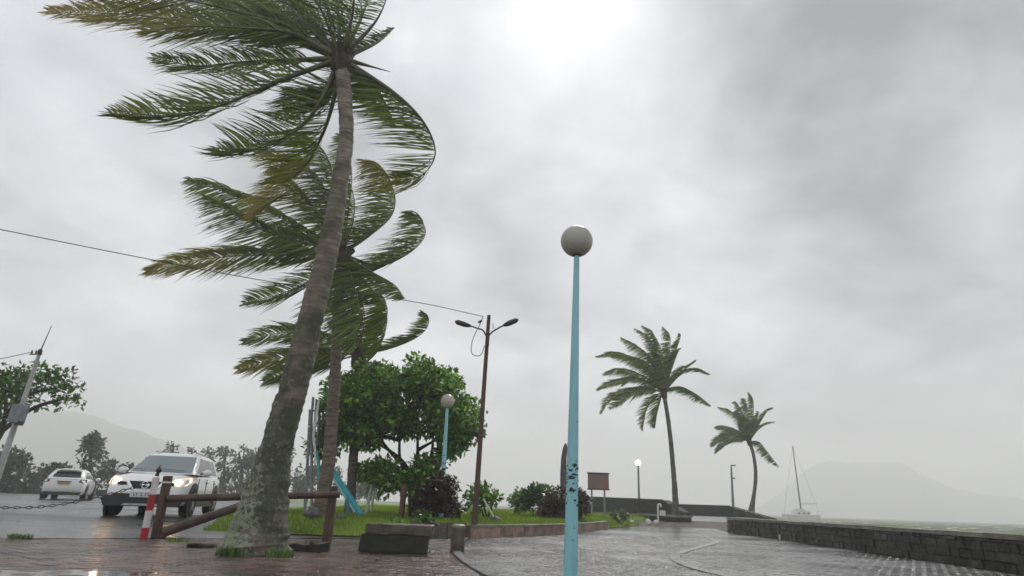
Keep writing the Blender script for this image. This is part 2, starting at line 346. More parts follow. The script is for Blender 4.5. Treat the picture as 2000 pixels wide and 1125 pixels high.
def pavers(poly, lx, ly, rot, mat_, parent, zfun, ymax, bond, nobj=300, hue=(.6, 1.4), gap=.009):
    c, s = math.cos(rot), math.sin(rot); cells = []
    for j in range(-400, 400):
        for i in range(-400, 400):
            u = i*lx + (lx*bond if j % 2 else 0); v = j*ly; x = u*c - v*s; y = u*s + v*c
            if y < 5.6 or y > ymax or abs(x) > 12 or not inpoly(x, y, poly): continue
            q = proj((x, y, 0))
            if q[2] < 1 or q[0] < -60 or q[0] > 2060 or q[1] > 1165: continue
            cells.append((q[2], x, y))
    cells.sort(); V = []; Fc = []; sh = []
    hx, hy = lx/2-gap/2, ly/2-gap/2; T = [(-1, -1), (1, -1), (1, 1), (-1, 1)]
    def one(x, y, seed):
        r = random.Random(seed); z = zfun(x, y) + r.uniform(-.0025, .0025); tx, ty = r.uniform(-.012, .012), r.uniform(-.012, .012); b = .007
        out = []
        for lev in (0, 1, 2):
            for a, d in T:
                k = b if lev == 2 else 0; zz = (-.04, z-.004, z)[lev]; px = a*(hx-k); py = d*(hy-k)
                if lev: zz += tx*px + ty*py
                out.append((px*c-py*s, px*s+py*c, zz))
        return out, r.uniform(*hue)
    faces = [(0+k, (k+1) % 4, 4+(k+1) % 4, 4+k) for k in range(4)] + [(4+k, 4+(k+1) % 4, 8+(k+1) % 4, 8+k) for k in range(4)] + [(8, 9, 10, 11)]
    meshes = []
    for n in range(24):
        vv, h = one(0, 0, n); zc = zfun(0, 0)
        me = bpy.data.meshes.new('paver'); me.from_pydata([(a, b, zz-zc if zz > -.03 else zz) for a, b, zz in vv], [], faces); me.materials.append(mat_)
        a = me.attributes.new('shade', 'FLOAT', 'POINT'); a.data.foreach_set('value', np.full(12, h, dtype=np.float32)); meshes.append(me)
    for n, (d, x, y) in enumerate(cells[:nobj]):
        o = bpy.data.objects.new('paver', random.choice(meshes)); o.location = (x, y, zfun(x, y)); o.parent = parent; COL.objects.link(o)
    for n, (d, x, y) in enumerate(cells[nobj:]):
        vv, h = one(x, y, n); b = len(V); V += [(a+x, q+y, w) for a, q, w in vv]; sh += [h]*12; Fc += [tuple(b+i for i in f) for f in faces]
    me = bpy.data.meshes.new('pavers'); me.from_pydata(V, [], Fc); me.materials.append(mat_); a = me.attributes.new('shade', 'FLOAT', 'POINT'); a.data.foreach_set('value', np.array(sh, dtype=np.float32))
    o = bpy.data.objects.new('pavers', me); o.parent = parent; o['kind'] = 'stuff'; COL.objects.link(o); return len(cells)
def tz(x, y): return .012*noise.noise(Vector((x*.35, y*.8, 1.7))) + .006*noise.noise(Vector((x*1.1, y*2.1, 9))) - .006
def pz(x, y): return .006*noise.noise(Vector((x*.4, y*.6, 5.7))) - .004
na = pavers(TERR, .21, .105, .16, M['paver_red'], tb, tz, 14.6, .5, hue=(.4, 1.7))
nb = pavers(PROM, .16, .16, -.12, M['paver'], pb, pz, 19, .5, hue=(.4, 1.7), gap=.014)
sheet('puddle', TERR, lambda x, y: 0, M['puddle'], 3, -.0152, kind='structure')
sheet('promenade_puddle', [(p[0]+.25 if p[0] < 0 else p[0], p[1]) for p in PROM if p[1] < 19] and [(p[0]+.25 if p[0] < 0 else p[0], p[1]) for p in BORD[::-1]] + [(-.5, 15.2), (.6, 16.9), (1.7, 18.9), (8.75, 18.9), (8.5, 12), (8.2, 4.5)], lambda x, y: 0, M['puddle'], 3, -.0095, kind='structure')
# flush pale drainage strip curving over the promenade
b = MB(); cp = crom([G(*q, 0) for q in ((1345, 1043), (1385, 1051), (1398, 1059), (1368, 1068), (1330, 1079), (1318, 1090), (1345, 1105), (1400, 1120), (1470, 1135), (1560, 1150))], 8)
prev = None
for i in range(len(cp)-1):
    t = (cp[i+1]-cp[i]).normalized(); n = Vector((-t.y, t.x, 0))*.085
    if i == 0: b.v += [cp[0]+n, cp[0]-n]
    b.v += [cp[i+1]+n, cp[i+1]-n]; k = 2*i; b.f.append((k, k+1, k+3, k+2))
for v in b.v: v.z = .004
b.build('channel_strip', M['strip'], kind='structure')
# dark border course between terrace and promenade
t_ = thing('border_kerb', (BORD[3][0], BORD[3][1], 0), 'dark wet kerb course curving between red terrace and grey promenade', 'kerb')
bp = crom([(p[0], p[1], 0) for p in BORD], 12)
L_ = 0; acc = [bp[0]]
for i in range(1, len(bp)):
    if (bp[i]-acc[-1]).length > .32: acc.append(bp[i])
for i in range(len(acc)-1):
    m_ = (acc[i]+acc[i+1])/2; d = acc[i+1]-acc[i]
    MB().box((m_.x, m_.y, -.01), (d.length-.015, .13, .055), math.atan2(d.y, d.x), jit=.003).build('kerb_stone', M['rock'], t_)

# sea, hills
def sea():
    bm = bmesh.new(); P = [(9.0, -30), (1800, -30), (1800, 2500), (-600, 2500), (-600, 60), (9.0, 60)]
    b = MB(); n = 150
    V = []; Fc = []
    ys = [2+1.045**i*3-3 for i in range(160)]; xs = [(-1+2*k/120) for k in range(121)]
    for y in ys:
        wdt = 30 + y*1.1
        for x in xs:
            X = x*wdt + y*.55 + 12; h = .16*noise.noise(Vector((X*.22, y*.5, 0))) + .10*noise.noise(Vector((X*.5, y*1.1, 4))) + .25*noise.noise(Vector((X*.05, y*.12, 8)))
            V.append((X, y, -.55 + h*1.25))
    for j in range(len(ys)-1):
        for i in range(120): a = j*121+i; Fc.append((a, a+1, a+122, a+121))
    o = raw('sea', V, Fc, M['sea'], kind='structure')
    for p in o.data.polygons: p.use_smooth = True
sea()
b = MB(); b.quad((-1800, -60, -1.6), (1900, -60, -1.6), (1900, 2400, -1.6), (-1800, 2400, -1.6)); b.build('sea_floor', M['sea'], kind='structure')
M['foam'] = mat('foam', (.9, .9, .87), .7)
b = MB()
for i in range(150):
    y = random.uniform(12, 260); x = random.uniform(9.9+y*.35, 12+y*1.05); l = random.uniform(.3, 1.2)*(1+y*.014); w = .13*(1+y*.02)
    n = 7; zb = -.55 + .16*noise.noise(Vector((x*.22, y*.5, 0))) + .10*noise.noise(Vector((x*.5, y*1.1, 4))) + .25*noise.noise(Vector((x*.05, y*.12, 8)))
    b.v += [Vector((x + l*(k/n-.5), y + w*random.uniform(-.5, .5), zb+.14+.06*math.sin(math.pi*k/n))) for k in range(n+1)] + [Vector((x + l*(k/n-.5), y + w*(3+2*random.random()), zb+.16)) for k in range(n+1)]
    a = len(b.v)-2*(n+1); b.f += [(a+k, a+k+1, a+n+2+k, a+n+1+k) for k in range(n)]
b.build('whitecaps', M['foam'], kind='stuff')
M['hill'] = mat('hill', (.06, .085, .05), .9, (.04, .055, .035), .02, .2)
def hill(name, crest, Y, dy):
    V = []; Fc = []; cr = [at(px, py, Y) for px, py in crest]; cr = crom(cr, 8); n = len(cr); rows = 10
    for j in range(rows+1):
        t = j/rows
        for p in cr:
            zz = -2 + (p.z+2)*math.sin(math.pi*t)**.8*(1 + .12*noise.noise(Vector((p.x*.02, t*4, 3)))*(0 if j == rows//2 else 1)) + (2.5*noise.noise(Vector((p.x*.07, t, 0))) if 0 < j < rows else 0)
            V.append((p.x, Y + (t-.5)*dy, zz))
    for j in range(rows):
        for i in range(n-1): a = j*n+i; Fc.append((a, a+1, a+n+1, a+n))
    o = raw(name, V, Fc, M['hill'], kind='structure'); o.data.shade_smooth() if hasattr(o.data, 'shade_smooth') else None
hill('left_hill', [(-500, 830), (-300, 790), (-120, 800), (20, 822), (70, 810), (120, 803), (180, 812), (230, 832), (290, 850), (340, 872), (400, 905), (470, 940), (540, 970)], 900, 240)
hill('far_headland', [(1480, 1002), (1540, 960), (1590, 908), (1650, 903), (1745, 905), (1775, 925), (1830, 948), (1890, 962), (1980, 975), (2080, 1000), (2160, 1020)], 1250, 260)

# ------------------------------------------------------------------ foliage
def leaf_cloud(clumps, size, pal, wind=(-.3, 0, -.1), aspect=.55, shell=.55):
    """clumps: list (center, (rx,ry,rz), n). returns V,F,C of small folded leaves"""
    Vs = []; Cs = []
    for (c, r, n) in clumps:
        d = rng.normal(size=(n, 3)); d /= np.linalg.norm(d, axis=1)[:, None]; rr = shell + (1-shell)*rng.random(n)**.7
        P = np.array(c) + d*rr[:, None]*np.array(r)*(1 + .18*rng.normal(size=(n, 1)))
        a = rng.normal(size=(n, 3))*.8 + d*.7 + np.array(wind); a /= np.linalg.norm(a, axis=1)[:, None]
        up = rng.normal(size=(n, 3))*.5 + np.array([0, 0, 1.]) ; b_ = np.cross(a, up); b_ /= np.linalg.norm(b_, axis=1)[:, None]
        L = size*(.6 + .8*rng.random(n))[:, None]; nrm = np.cross(b_, a)
        tip = P + a*L; mid = P + a*L*.5
        q = np.stack([P, mid + b_*L*aspect*.5 + nrm*L*.12, tip, mid - b_*L*aspect*.5 + nrm*L*.12], 1)
        Vs.append(q.reshape(-1, 3))
        k = rng.random(n); base = np.array(pal)[rng.integers(0, len(pal), n)]*(.7 + .6*k)[:, None]
        cl = rng.uniform(.6, 1.45); Cs.append(np.repeat(base*cl, 4, 0))
    V = np.concatenate(Vs); C = np.concatenate(Cs); Fc = np.arange(len(V)).reshape(-1, 4); return V, Fc, C
GREEN = [(.045, .12, .01), (.07, .17, .014), (.10, .21, .018), (.03, .075, .01)]
BRIGHT = [(.08, .2, .014), (.14, .31, .02), (.05, .12, .01), (.2, .36, .035)]
DARK = [(.02, .04, .012), (.03, .06, .016), (.016, .032, .012)]
CROTON = [(.035, .012, .014), (.06, .018, .016), (.02, .01, .012), (.03, .03, .012)]
REDGREEN = [(.06, .03, .015), (.04, .06, .015), (.09, .035, .02)]
FAR = [(.035, .06, .022), (.05, .075, .03), (.028, .045, .018)]
ORANGE = [(.3, .13, .02), (.22, .12, .02)]

def px_r(rpx, Y, y_px=800): return rpx*Y/1080

def tree(label, trunkpx, Y, limbs, clumps, size, pal, group=None, name='tree', trunk_r=.16, density=1., zbase=.3, cat='tree', wind=(-.3, 0, -.1), gone=None):
    base = at(*trunkpx[0], Y); base.z = zbase
    t = thing(name, base, label, cat, group)
    mb = MB(); tp = [base] + [at(*q, Y) for q in trunkpx[1:]]; c = crom(tp, 5); mb.tube(c, [trunk_r*(1-.45*i/len(c)) for i in range(len(c))], 9, wob=.25); mb.build('trunk', M['bark'], t, smooth=60)
    for l in limbs:
        c = crom([at(q[0], q[1], Y + (q[2] if len(q) > 2 else 0)) for q in l], 4); MB().tube(c, [trunk_r*.42*(1-.8*i/len(c)) + .006 for i in range(len(c))], 6, wob=.2).build('limb', M['bark'], t, smooth=60)
    cl = []
    for (px, py, rp, *rest) in clumps:
        dy = rest[0] if rest else 0; r = px_r(rp, Y); p = at(px, py, Y + dy); n = int(density*120*(r/size)**2*.09*rest[1] if len(rest) > 1 else density*120*(r/size)**2*.09)
        cl.append((p, (r, r*1.1, r*.8), max(n, 8)))
    V, Fc, C = leaf_cloud(cl, size, [tuple(v*1.2 for v in c) for c in pal], wind)
    o = raw('crown', V - np.array(base), Fc, M['leaf'], t, C, kind='stuff')
    return t

# main broad tree behind the palms
def scatter_clumps(outline, n, rmin, rmax, dyr, seed, holes=()):
    r = random.Random(seed); out = []; xs = [p[0] for p in outline]; ys = [p[1] for p in outline]
    while len(out) < n:
        x = r.uniform(min(xs), max(xs)); y = r.uniform(min(ys), max(ys))
        if not inpoly(x, y, outline): continue
        if any(inpoly(x, y, h) for h in holes) and r.random() < .97: continue
        out.append((x, y, r.uniform(rmin, rmax), r.uniform(-dyr, dyr)))
    return out
crown_o = [(625, 810), (660, 745), (705, 716), (760, 705), (820, 715), (880, 740), (915, 775), (930, 820), (942, 855), (930, 880), (900, 870), (870, 900), (840, 955), (760, 950), (705, 925), (720, 880), (670, 890), (630, 895), (612, 850)]
holes = [[(640, 880), (700, 865), (760, 845), (820, 850), (860, 850), (860, 890), (800, 915), (720, 905), (640, 920)]]
cl = scatter_clumps(crown_o, 190, 12, 26, 2.2, 3, holes)
limbs = [[(806, 950), (790, 905), (745, 870), (700, 850, .4), (650, 840, .8)], [(806, 950), (782, 900), (780, 850), (775, 790)], [(808, 945), (815, 890), (815, 840), (812, 770)],
         [(808, 940), (840, 895), (846, 850), (850, 790)], [(808, 945), (850, 900), (885, 860), (915, 820)], [(800, 920), (760, 880), (735, 840), (720, 780)], [(815, 880), (835, 868), (870, 850)], [(780, 860), (745, 850), (700, 830)], [(800, 925), (740, 915), (700, 905)]]
main_tree = tree('broad round green tree with dense glossy crown behind the globe lamp and the palms', [(808, 1006), (804, 960), (806, 930)], 21, limbs, cl, .2, BRIGHT+GREEN, trunk_r=.17, density=3.0)

# right and left bushes
def bush(label, px0, px1, ytop, ybot, Y, size, pal, name='bush', n=14, cat='bush', dens=1., seed=1, group=None):
    r = random.Random(seed); zb = grass_z(*at((px0+px1)/2, ybot, Y).xy) or gz(*at((px0+px1)/2, ybot, Y).xy); base = at((px0+px1)/2, ybot, Y); base.z = zb
    t = thing(name, base, label, cat, group); out = []
    cx = (px0+px1)/2; hw = (px1-px0)/2; hh = (ybot-ytop)
    for i in range(n):
        a = r.uniform(0, math.pi); q = r.uniform(.35, .8); x = cx + hw*math.cos(a)*q; y = ybot - hh*.1 - (hh*.8)*math.sin(a)*q; rad = min(hw, hh)*r.uniform(.2, .36); out.append((x, y, rad, r.uniform(-.5, .5)*hw*Y/1150))
    cl = []
    for (px, py, rp, dy) in out:
        rr = px_r(rp, Y); cl.append((at(px, py, Y+dy), (rr, rr, rr*.85), max(10, int(dens*190*(rr/size)**2*.12))))
    V, Fc, C = leaf_cloud(cl, size, pal, shell=.4)
    V[:, 2] = np.maximum(V[:, 2], zb - .02); raw('foliage', V - np.array(base), Fc, M['leaf'], t, C, kind='stuff')
    mb = MB()
    for i in range(6):
        q = out[i % len(out)]; mb.tube([base + Vector((r.uniform(-.1, .1), r.uniform(-.1, .1), -.05)), at(q[0], q[1], Y+q[3]*.6)], [.025, .01], 5)
    mb.build('stem', M['bark'], t); return t
bush('dark maroon croton bush under the globe lamp left of the rusty pole', 800, 925, 918, 1012, 16.8, .13, CROTON, n=22, seed=2, dens=1.4)
bush('bright green shrub right of the rusty street lamp pole', 905, 992, 932, 1000, 20.5, .15, BRIGHT, n=14, seed=3)
bush('tall rounded green bush between the leaning white pipe and reddish bush', 998, 1095, 930, 996, 25, .17, GREEN, n=20, seed=4, dens=1.2)
bush('reddish brown bush directly behind the big turquoise lamp post', 1050, 1155, 940, 1008, 22.5, .15, REDGREEN, n=20, seed=5, dens=1.3)
bush('small pale green shrub beside the far lit lamp', 1190, 1228, 990, 1013, 30, .12, [(.09, .13, .05), (.07, .1, .04)], n=9, seed=6)
bush('dark leafy shrub with white flowers behind the concrete bench', 800, 858, 992, 1040, 14.6, .1, GREEN+BRIGHT, n=14, seed=7, dens=1.3)
bush('short weedy plant at the foot of the brown post behind the bench', 755, 790, 1005, 1038, 14.2, .09, BRIGHT, n=8, seed=8)

def far_tree(label, px, ytop, ybot, w, Y, pal=FAR, n=16, size=.55, seed=0, feather=False, group='trees along the far side of the road', dens=1.):
    r = random.Random(seed); zb = .3; t_pts = [(px, ybot), (px + r.uniform(-3, 3), (ytop+ybot)/2), (px + r.uniform(-5, 5), ytop + (ybot-ytop)*.15)]
    clumps = []
    h = ybot-ytop
    for i in range(n):
        f = r.random(); 
        if feather: wy = .25 + .75*f; y = ytop + h*.9*f + 3; x = px + r.uniform(-1, 1)*w/2*wy; rad = r.uniform(.10, .18)*w*.7
        else: y = ytop + h*(.15 + .8*f); x = px + r.uniform(-1, 1)*w/2*math.sqrt(max(.1, 1-(1-f)**2*.8)); rad = r.uniform(.15, .28)*w*.7
        clumps.append((x, y, rad, r.uniform(-1, 1)*w*Y/2500))
    limbs = [[(t_pts[1][0], t_pts[1][1]), (c[0], c[1], c[3])] for c in clumps[:5]]
    return tree(label, t_pts, Y, limbs, clumps, size, pal, group=group, trunk_r=.22, density=dens*2.4, zbase=zb, name='tree' if not feather else 'casuarina_tree')
far_tree('dark rounded tree at the far left edge behind the road', 35, 880, 958, 100, 55, DARK+FAR, 20, .45, 11, dens=1.3)
far_tree('low dark tree between the rounded left tree and the tall feathery one', 105, 905, 955, 80, 60, DARK+FAR, 14, .45, 12, dens=1.2)
far_tree('tall feathery casuarina rising above the white hatchback', 178, 848, 955, 85, 62, DARK+FAR, 30, .4, 13, True, dens=1.2)
far_tree('small feathery tree just left of the white crossover roof', 222, 895, 955, 60, 66, DARK+FAR, 16, .4, 14, True, dens=1.2)
far_tree('dark green tree behind the left headlight of the crossover', 262, 900, 958, 60, 62, DARK+FAR, 16, .45, 15, dens=1.2)
far_tree('thin conifer group showing above the crossover roof', 338, 862, 960, 50, 80, DARK, 22, .4, 16, True)
far_tree('small conifer above the right end of the crossover roof', 372, 872, 960, 34, 80, DARK, 14, .4, 17, True)
for i, (x, yt, w, nm) in enumerate([(408, 876, 52, 'hazy conifer at the left end of the grey treeline right of the crossover'), (440, 866, 56, 'hazy conifer with pointed top near the crossover door mirror'), (470, 870, 50, 'hazy pale tree just left of the big palm trunk'), (505, 864, 60, 'hazy tree partly hidden by the big palm trunk'), (560, 872, 60, 'hazy tree seen just right of the big palm trunk'), (600, 905, 60, 'pale hazy tree behind the grey signboard posts'), (655, 915, 60, 'pale hazy tree between the second and third palm trunks'), (720, 928, 60, 'pale hazy tree behind the swing posts')]):
    far_tree(nm, x, yt, 966 if x < 580 else 970, w, 88, [(.05, .08, .03), (.07, .1, .045), (.04, .06, .03)], 22, .55, 20+i, i % 2 == 0, dens=1.1)
# near-left sea almond tree, leaning crown entering from the left
cl = [(20, 735, 22, 0), (50, 728, 20, .3), (85, 722, 18, -.3), (110, 735, 16, 0), (135, 745, 12, .2), (150, 760, 12, 0), (155, 785, 10, 0), (60, 750, 24, .4), (25, 760, 24, -.4), (0, 745, 24, 0), (90, 752, 18, .2), (120, 768, 14, 0), (125, 790, 11, -.2), (40, 775, 18, 0), (0, 785, 24, .2), (75, 790, 12, .2), (5, 810, 16, 0), (-40, 760, 45, 0), (-70, 800, 50, 0), (140, 728, 6, 0)]
tree('sea almond tree with flat windblown crown behind the white leaning pole', [(-55, 975), (-30, 900), (5, 835)], 24, [[(5, 835), (20, 800), (60, 770), (120, 755)], [(-5, 850), (10, 810), (10, 760)], [(0, 845), (60, 800), (120, 780), (155, 778)], [(-10, 860), (-50, 820), (-70, 780)]], cl, .22, GREEN, trunk_r=.22, density=2.6, zbase=.35)

# ------------------------------------------------------------------ palms
RAG = 1.0
def frond(parent, P, L, yel, bias, wscale=1.0, dens=1.0, wind=Vector((-1, .05, -.12)), rad=.03, w=.034, org=None, bare=0.10, lscale=1.3):
    L *= lscale; c = crom(P, 10); n = len(c); seg = [0]
    for i in range(1, n): seg.append(seg[-1] + (c[i]-c[i-1]).length)
    T = seg[-1]
    f = MB().tube(c, [rad*(1-s/T)**1.6+.006 for s in seg], 6).build('frond', M['petiole'], parent, smooth=60)
    cnt = int(T*25*dens); Vs = []; Cs = []; Fs = []
    cl_ = Vector((0, 0, 0))
    for k in range(cnt):
        if k % random.randint(4, 7) == 0: cl_ = Vector((random.gauss(0, .10), random.gauss(0, .2), random.gauss(0, .12)))*RAG
        if random.random() < .05: continue
        s = T*(bare + (1-bare)*(k+random.random()*.8)/cnt); i = min(n-2, max(0, next((q for q in range(n-1) if seg[q+1] >= s), n-2))); u = (s-seg[i])/max(1e-6, seg[i+1]-seg[i])
        p = c[i].lerp(c[i+1], u); t = (c[i+1]-c[i]).normalized(); q = s/T
        ln = L*(.35 + .65*math.sin(math.pi*min(1, .12+q*.85)))*(1.0 if q < .8 else 1-.5*(q-.8)/.2)
        side = t.cross(Vector((0, 1, 0)))
        if side.length < .2: side = t.cross(Vector((1, 0, 0)))
        side.normalize(); dp = t.cross(side).normalized()
        for sg in (-1, 1):
            l = ln*random.uniform(.75, 1.15)
            ag = max(.12, min(1, .5 + t.dot(wind))); d = (t*.55*ag + side*sg*.75*(.4+.6*ag) + dp*random.uniform(-.35, .35) + Vector(bias)*.5 + wind*(.25+.6*(1-ag))*wscale).normalized()
            d2 = (t*.25*ag + side*sg*random.uniform(.2, .5)*ag + Vector(bias)*.75 + wind*1.0*wscale + cl_ + Vector((random.uniform(-.1, .1), random.uniform(-.2, .2), random.uniform(-.1, .1)))).normalized()
            pts = [p]; m = 5
            for j in range(1, m+1):
                kk = min(1, (j-.3)/m*1.35); dd = (d*(1-kk)+d2*kk).normalized() + Vector((0, 0, -.05*j*kk)); pts.append(pts[-1] + dd*l/m)
            wv = d2.cross(Vector((random.uniform(-.5, .5), 1, random.uniform(-.5, .5)))); wv.normalize(); ww = w*random.uniform(.75, 1.2)
            b0 = len(Vs)
            for j, pp in enumerate(pts):
                hw = ww*(.5, 1, 1, .8, .5, .05)[j]*.5; Vs.append(pp - wv*hw - org); Vs.append(pp + wv*hw - org)
            Fs += [(b0+2*j, b0+2*j+1, b0+2*j+3, b0+2*j+2) for j in range(m)]
            yy = max(0, min(1, yel*(q*1.5-.35) + random.uniform(-.15, .15)*(1 if yel else .3))); g = random.choice(((.04, .095, .008), (.075, .15, .01), (.115, .19, .015), (.05, .10, .01), (.2, .27, .04)))
            br = random.random() < .06
            for j in range(6):
                y2 = min(1, yy + .25*yel*(j/5)); col = [g[a]*(1-y2) + ((.32, .25, .02), (.22, .13, .03))[random.random() < .0 or br][a]*y2 for a in range(3)]
                if br and not yel: col = [.07, .05, .025]
                Cs += [col, col]
    raw('leaflets', np.array([tuple(v) for v in Vs]), Fs, M['leaf'], f, np.array(Cs), kind='stuff')
    return f
def trunk_path(spec, Y, rmul=1.0, step=.13, ring=.035):
    P = [at(x, y, Y) for x, y, w in spec]; rs = [w/2/F*depth(p)*rmul for (x, y, w), p in zip(spec, P)]
    c = crom(P, 12); rr = crom([(r, 0, 0) for r in rs], 12); rr = [v.x for v in rr]
    # resample for ring scars
    out = []; rad = []; acc = 0; seg = [0]
    for i in range(1, len(c)): seg.append(seg[-1]+(c[i]-c[i-1]).length)
    T = seg[-1]; s = 0; k = 0; i = 0
    while s < T:
        while seg[i+1] < s: i += 1
        u = (s-seg[i])/(seg[i+1]-seg[i]); p = c[i].lerp(c[i+1], u); r = rr[i]*(1-u)+rr[i+1]*u
        out.append(p); rad.append(r*(1+ring*(1 if k % 3 == 0 else (-.3 if k % 3 == 1 else 0)) + random.uniform(-.012, .012))); s += step/3*random.uniform(.8, 1.2); k += 1
    out.append(c[-1]); rad.append(rr[-1]); return out, rad
def palm(label, spec, Y, fronds, zbase, mt, seed, rad=.03, lscale=1.3, bare=.1, wind=Vector((-1, .05, -.12)), w=.034, dens=1., heart=.16, group=None, org=None, ringstep=.13, nt=14):
    random.seed(seed); P, rad_ = trunk_path(spec, Y, step=ringstep); base = P[0].copy(); base.z = zbase
    t = thing('palm_tree', base, label, 'palm tree', group)
    if P[0].z > zbase: P[0].z = zbase-.05
    MB().tube(P, rad_, nt, wob=.12).build('trunk', mt, t, smooth=60)
    top = P[-1]; up = (P[-1]-P[-6]).normalized(); h = MB()
    for i in range(12):
        a = i*2.4; q = Vector((math.cos(a), math.sin(a), 0)); h.tube([top - up*.25 + q*heart*.5, top + up*.15 + q*heart*.8, top + up*.32 + q*heart*1.5], [heart*.4, heart*.36, heart*.2], 6)
    h.sphere(top, heart*1.15, 10, 8, sq=(1, 1, 1.5), lump=.3)
    h.build('crown_heart', M['fibre'], t, smooth=60)
    for fr in fronds:
        pts, L, yel, bias, dY = fr[:5]; n = len(pts)
        PP = [at(x, y, Y + dY*(i/(n-1))**1.2 + (0 if i else 0)) for i, (x, y) in enumerate(pts)]
        PP[0] = top + up*.12 + (PP[1]-top).normalized()*heart*.6
        frond(t, PP, L, yel, (bias[0], 0, bias[1]), rad=rad, w=w, dens=dens*(fr[5] if len(fr) > 5 else 1), org=base, lscale=lscale, bare=bare, wind=wind)
    return t

# lichen-covered trunk material for the big palm
def lichen_trunk():
    m = mat('lichen_trunk', (.36, .31, .25), .8, (.15, .12, .09), 3.2, .9, 26, stretch=(1, 1, 6), mixlo=.36, mixhi=.62); nt = m.node_tree; N = nt.nodes.new; L = nt.links.new; p = nt.nodes['Principled BSDF']
    src = p.inputs['Base Color'].links[0].from_socket; tc = N('ShaderNodeTexCoord')
    sp = N('ShaderNodeSeparateXYZ'); L(tc.outputs['Object'], sp.inputs[0])
    def layer(src, scale, lo, hi, z0, z1, col, off, x0=None):
        mp = N('ShaderNodeMapping'); mp.inputs['Location'].default_value = (off, off, 0); L(tc.outputs['Object'], mp.inputs[0])
        n = N('ShaderNodeTexNoise'); n.inputs['Scale'].default_value = scale; n.inputs['Detail'].default_value = 5; L(mp.outputs[0], n.inputs[0])
        zr = N('ShaderNodeMapRange'); zr.inputs[1].default_value = z0; zr.inputs[2].default_value = z1; zr.inputs[3].default_value = .22; zr.inputs[4].default_value = 0; L(sp.outputs[2], zr.inputs[0])
        ad = N('ShaderNodeMath'); ad.operation = 'ADD'; L(n.outputs[0], ad.inputs[0]); L(zr.outputs[0], ad.inputs[1]); s = ad.outputs[0]
        if x0 is not None:
            xr = N('ShaderNodeMapRange'); xr.inputs[1].default_value = x0-.12; xr.inputs[2].default_value = x0+.12; xr.inputs[3].default_value = .05; xr.inputs[4].default_value = -.3; L(sp.outputs[0], xr.inputs[0])
            a2 = N('ShaderNodeMath'); a2.operation = 'ADD'; L(s, a2.inputs[0]); L(xr.outputs[0], a2.inputs[1]); s = a2.outputs[0]
        mr = N('ShaderNodeMapRange'); mr.inputs[1].default_value = lo; mr.inputs[2].default_value = hi; L(s, mr.inputs[0])
        x = N('ShaderNodeMix'); x.data_type = 'RGBA'; L(mr.outputs[0], x.inputs[0]); L(src, x.inputs[6]); x.inputs[7].default_value = (*col, 1); return x.outputs[2]
    s = layer(src, 2.6, .42, .72, 1.0, 7.0, (.075, .085, .045), 3)
    s = layer(s, 17, .62, .70, .2, 1.4, (.27, .29, .2), 11, .12)
    s = layer(s, 4, .80, .86, .3, 1.1, (.20, .26, .08), 21, .05)
    s = layer(s, 16, .76, .84, .5, 9.0, (.17, .165, .13), 33)
    L(s, p.inputs['Base Color']); return m
M['lichen_trunk'] = lichen_trunk()
U = (-.2, .55); D = (-.1, -.45); Z0 = (0, 0)
p1 = [([(640, 100), (560, 78), (430, 52), (270, 30), (95, 22)], 1.0, .75, (-.2, .1), 1.2), ([(640, 95), (560, 52), (420, 12), (280, -15), (140, -35)], 1.1, .5, (-.2, -.2), -.6),
      ([(645, 90), (590, 25), (500, -15), (380, -50)], 1.0, .2, Z0, .8, .7), ([(650, 88), (570, 66), (470, 55), (370, 52), (280, 62)], .75, .45, (-.2, .1), -1.0, .8), ([(655, 80), (622, 10), (560, -60)], 1.0, 0, (0, .3), -1.0, .7), ([(665, 80), (655, 0), (610, -90)], .8, 0, Z0, 1.0, .7),
      ([(640, 90), (545, 40), (440, -20), (330, -80)], 1.1, .3, (-.1, .1), 1.5, .6), ([(630, 115), (560, 118), (470, 122), (380, 128), (300, 112)], .7, .1, (-.1, .35), .5),
      ([(630, 125), (545, 158), (440, 203), (340, 228), (215, 222)], .95, .25, (-.3, .8), -.8), ([(650, 150), (612, 220), (550, 272), (480, 296), (415, 298)], .95, .15, (-.3, .75), .6),
      ([(695, 140), (770, 182), (828, 240), (850, 300), (822, 343), (768, 352)], 1.0, .3, (-.4, .05), .8), ([(690, 130), (722, 152), (752, 200), (772, 245)], .95, 0, (-.5, .05), 1.6, 1.5),
      ([(690, 95), (735, 40), (765, -30)], .6, 0, Z0, -.5, .7), ([(690, 100), (735, 84), (770, 55)], .35, 0, (0, .2), .8), ([(680, 85), (712, 20), (725, -60)], .7, 0, Z0, .6, .6), ([(700, 115), (762, 140)], .05, 0, Z0, .2),
      ([(655, 150), (648, 210), (622, 280), (585, 330), (530, 345)], .95, .55, (-.3, -.1), 1.4), ([(660, 148), (640, 190), (600, 200), (560, 180)], .7, 0, (-.3, -.3), 1.8), ([(660, 100), (610, 60), (560, 5), (520, -60)], 1.0, .1, Z0, .2),
      ([(665, 85), (690, 20), (690, -70)], .7, 0, Z0, -1.0, .6), ([(650, 85), (600, 48), (520, 26), (430, 5)], .8, .1, (0, -.1), 2.2, .7)]
t1 = [(499, 1084, 134), (500, 1066, 126), (504, 1035, 112), (512, 995, 96), (523, 950, 80), (530, 920, 71), (538, 880, 63), (561, 800, 57), (579, 740, 53), (612, 600, 46), (643, 480, 39), (664, 355, 32), (676, 270, 28), (674, 200, 27), (667, 125, 29)]
palm('tallest palm nearest the camera with thick lichen-covered leaning trunk', t1, 9.1, p1, 0, M['lichen_trunk'], 1, wind=Vector((-1, .05, .22)), rad=.055, w=.028, heart=.17, nt=28, dens=1.05, bare=.13)
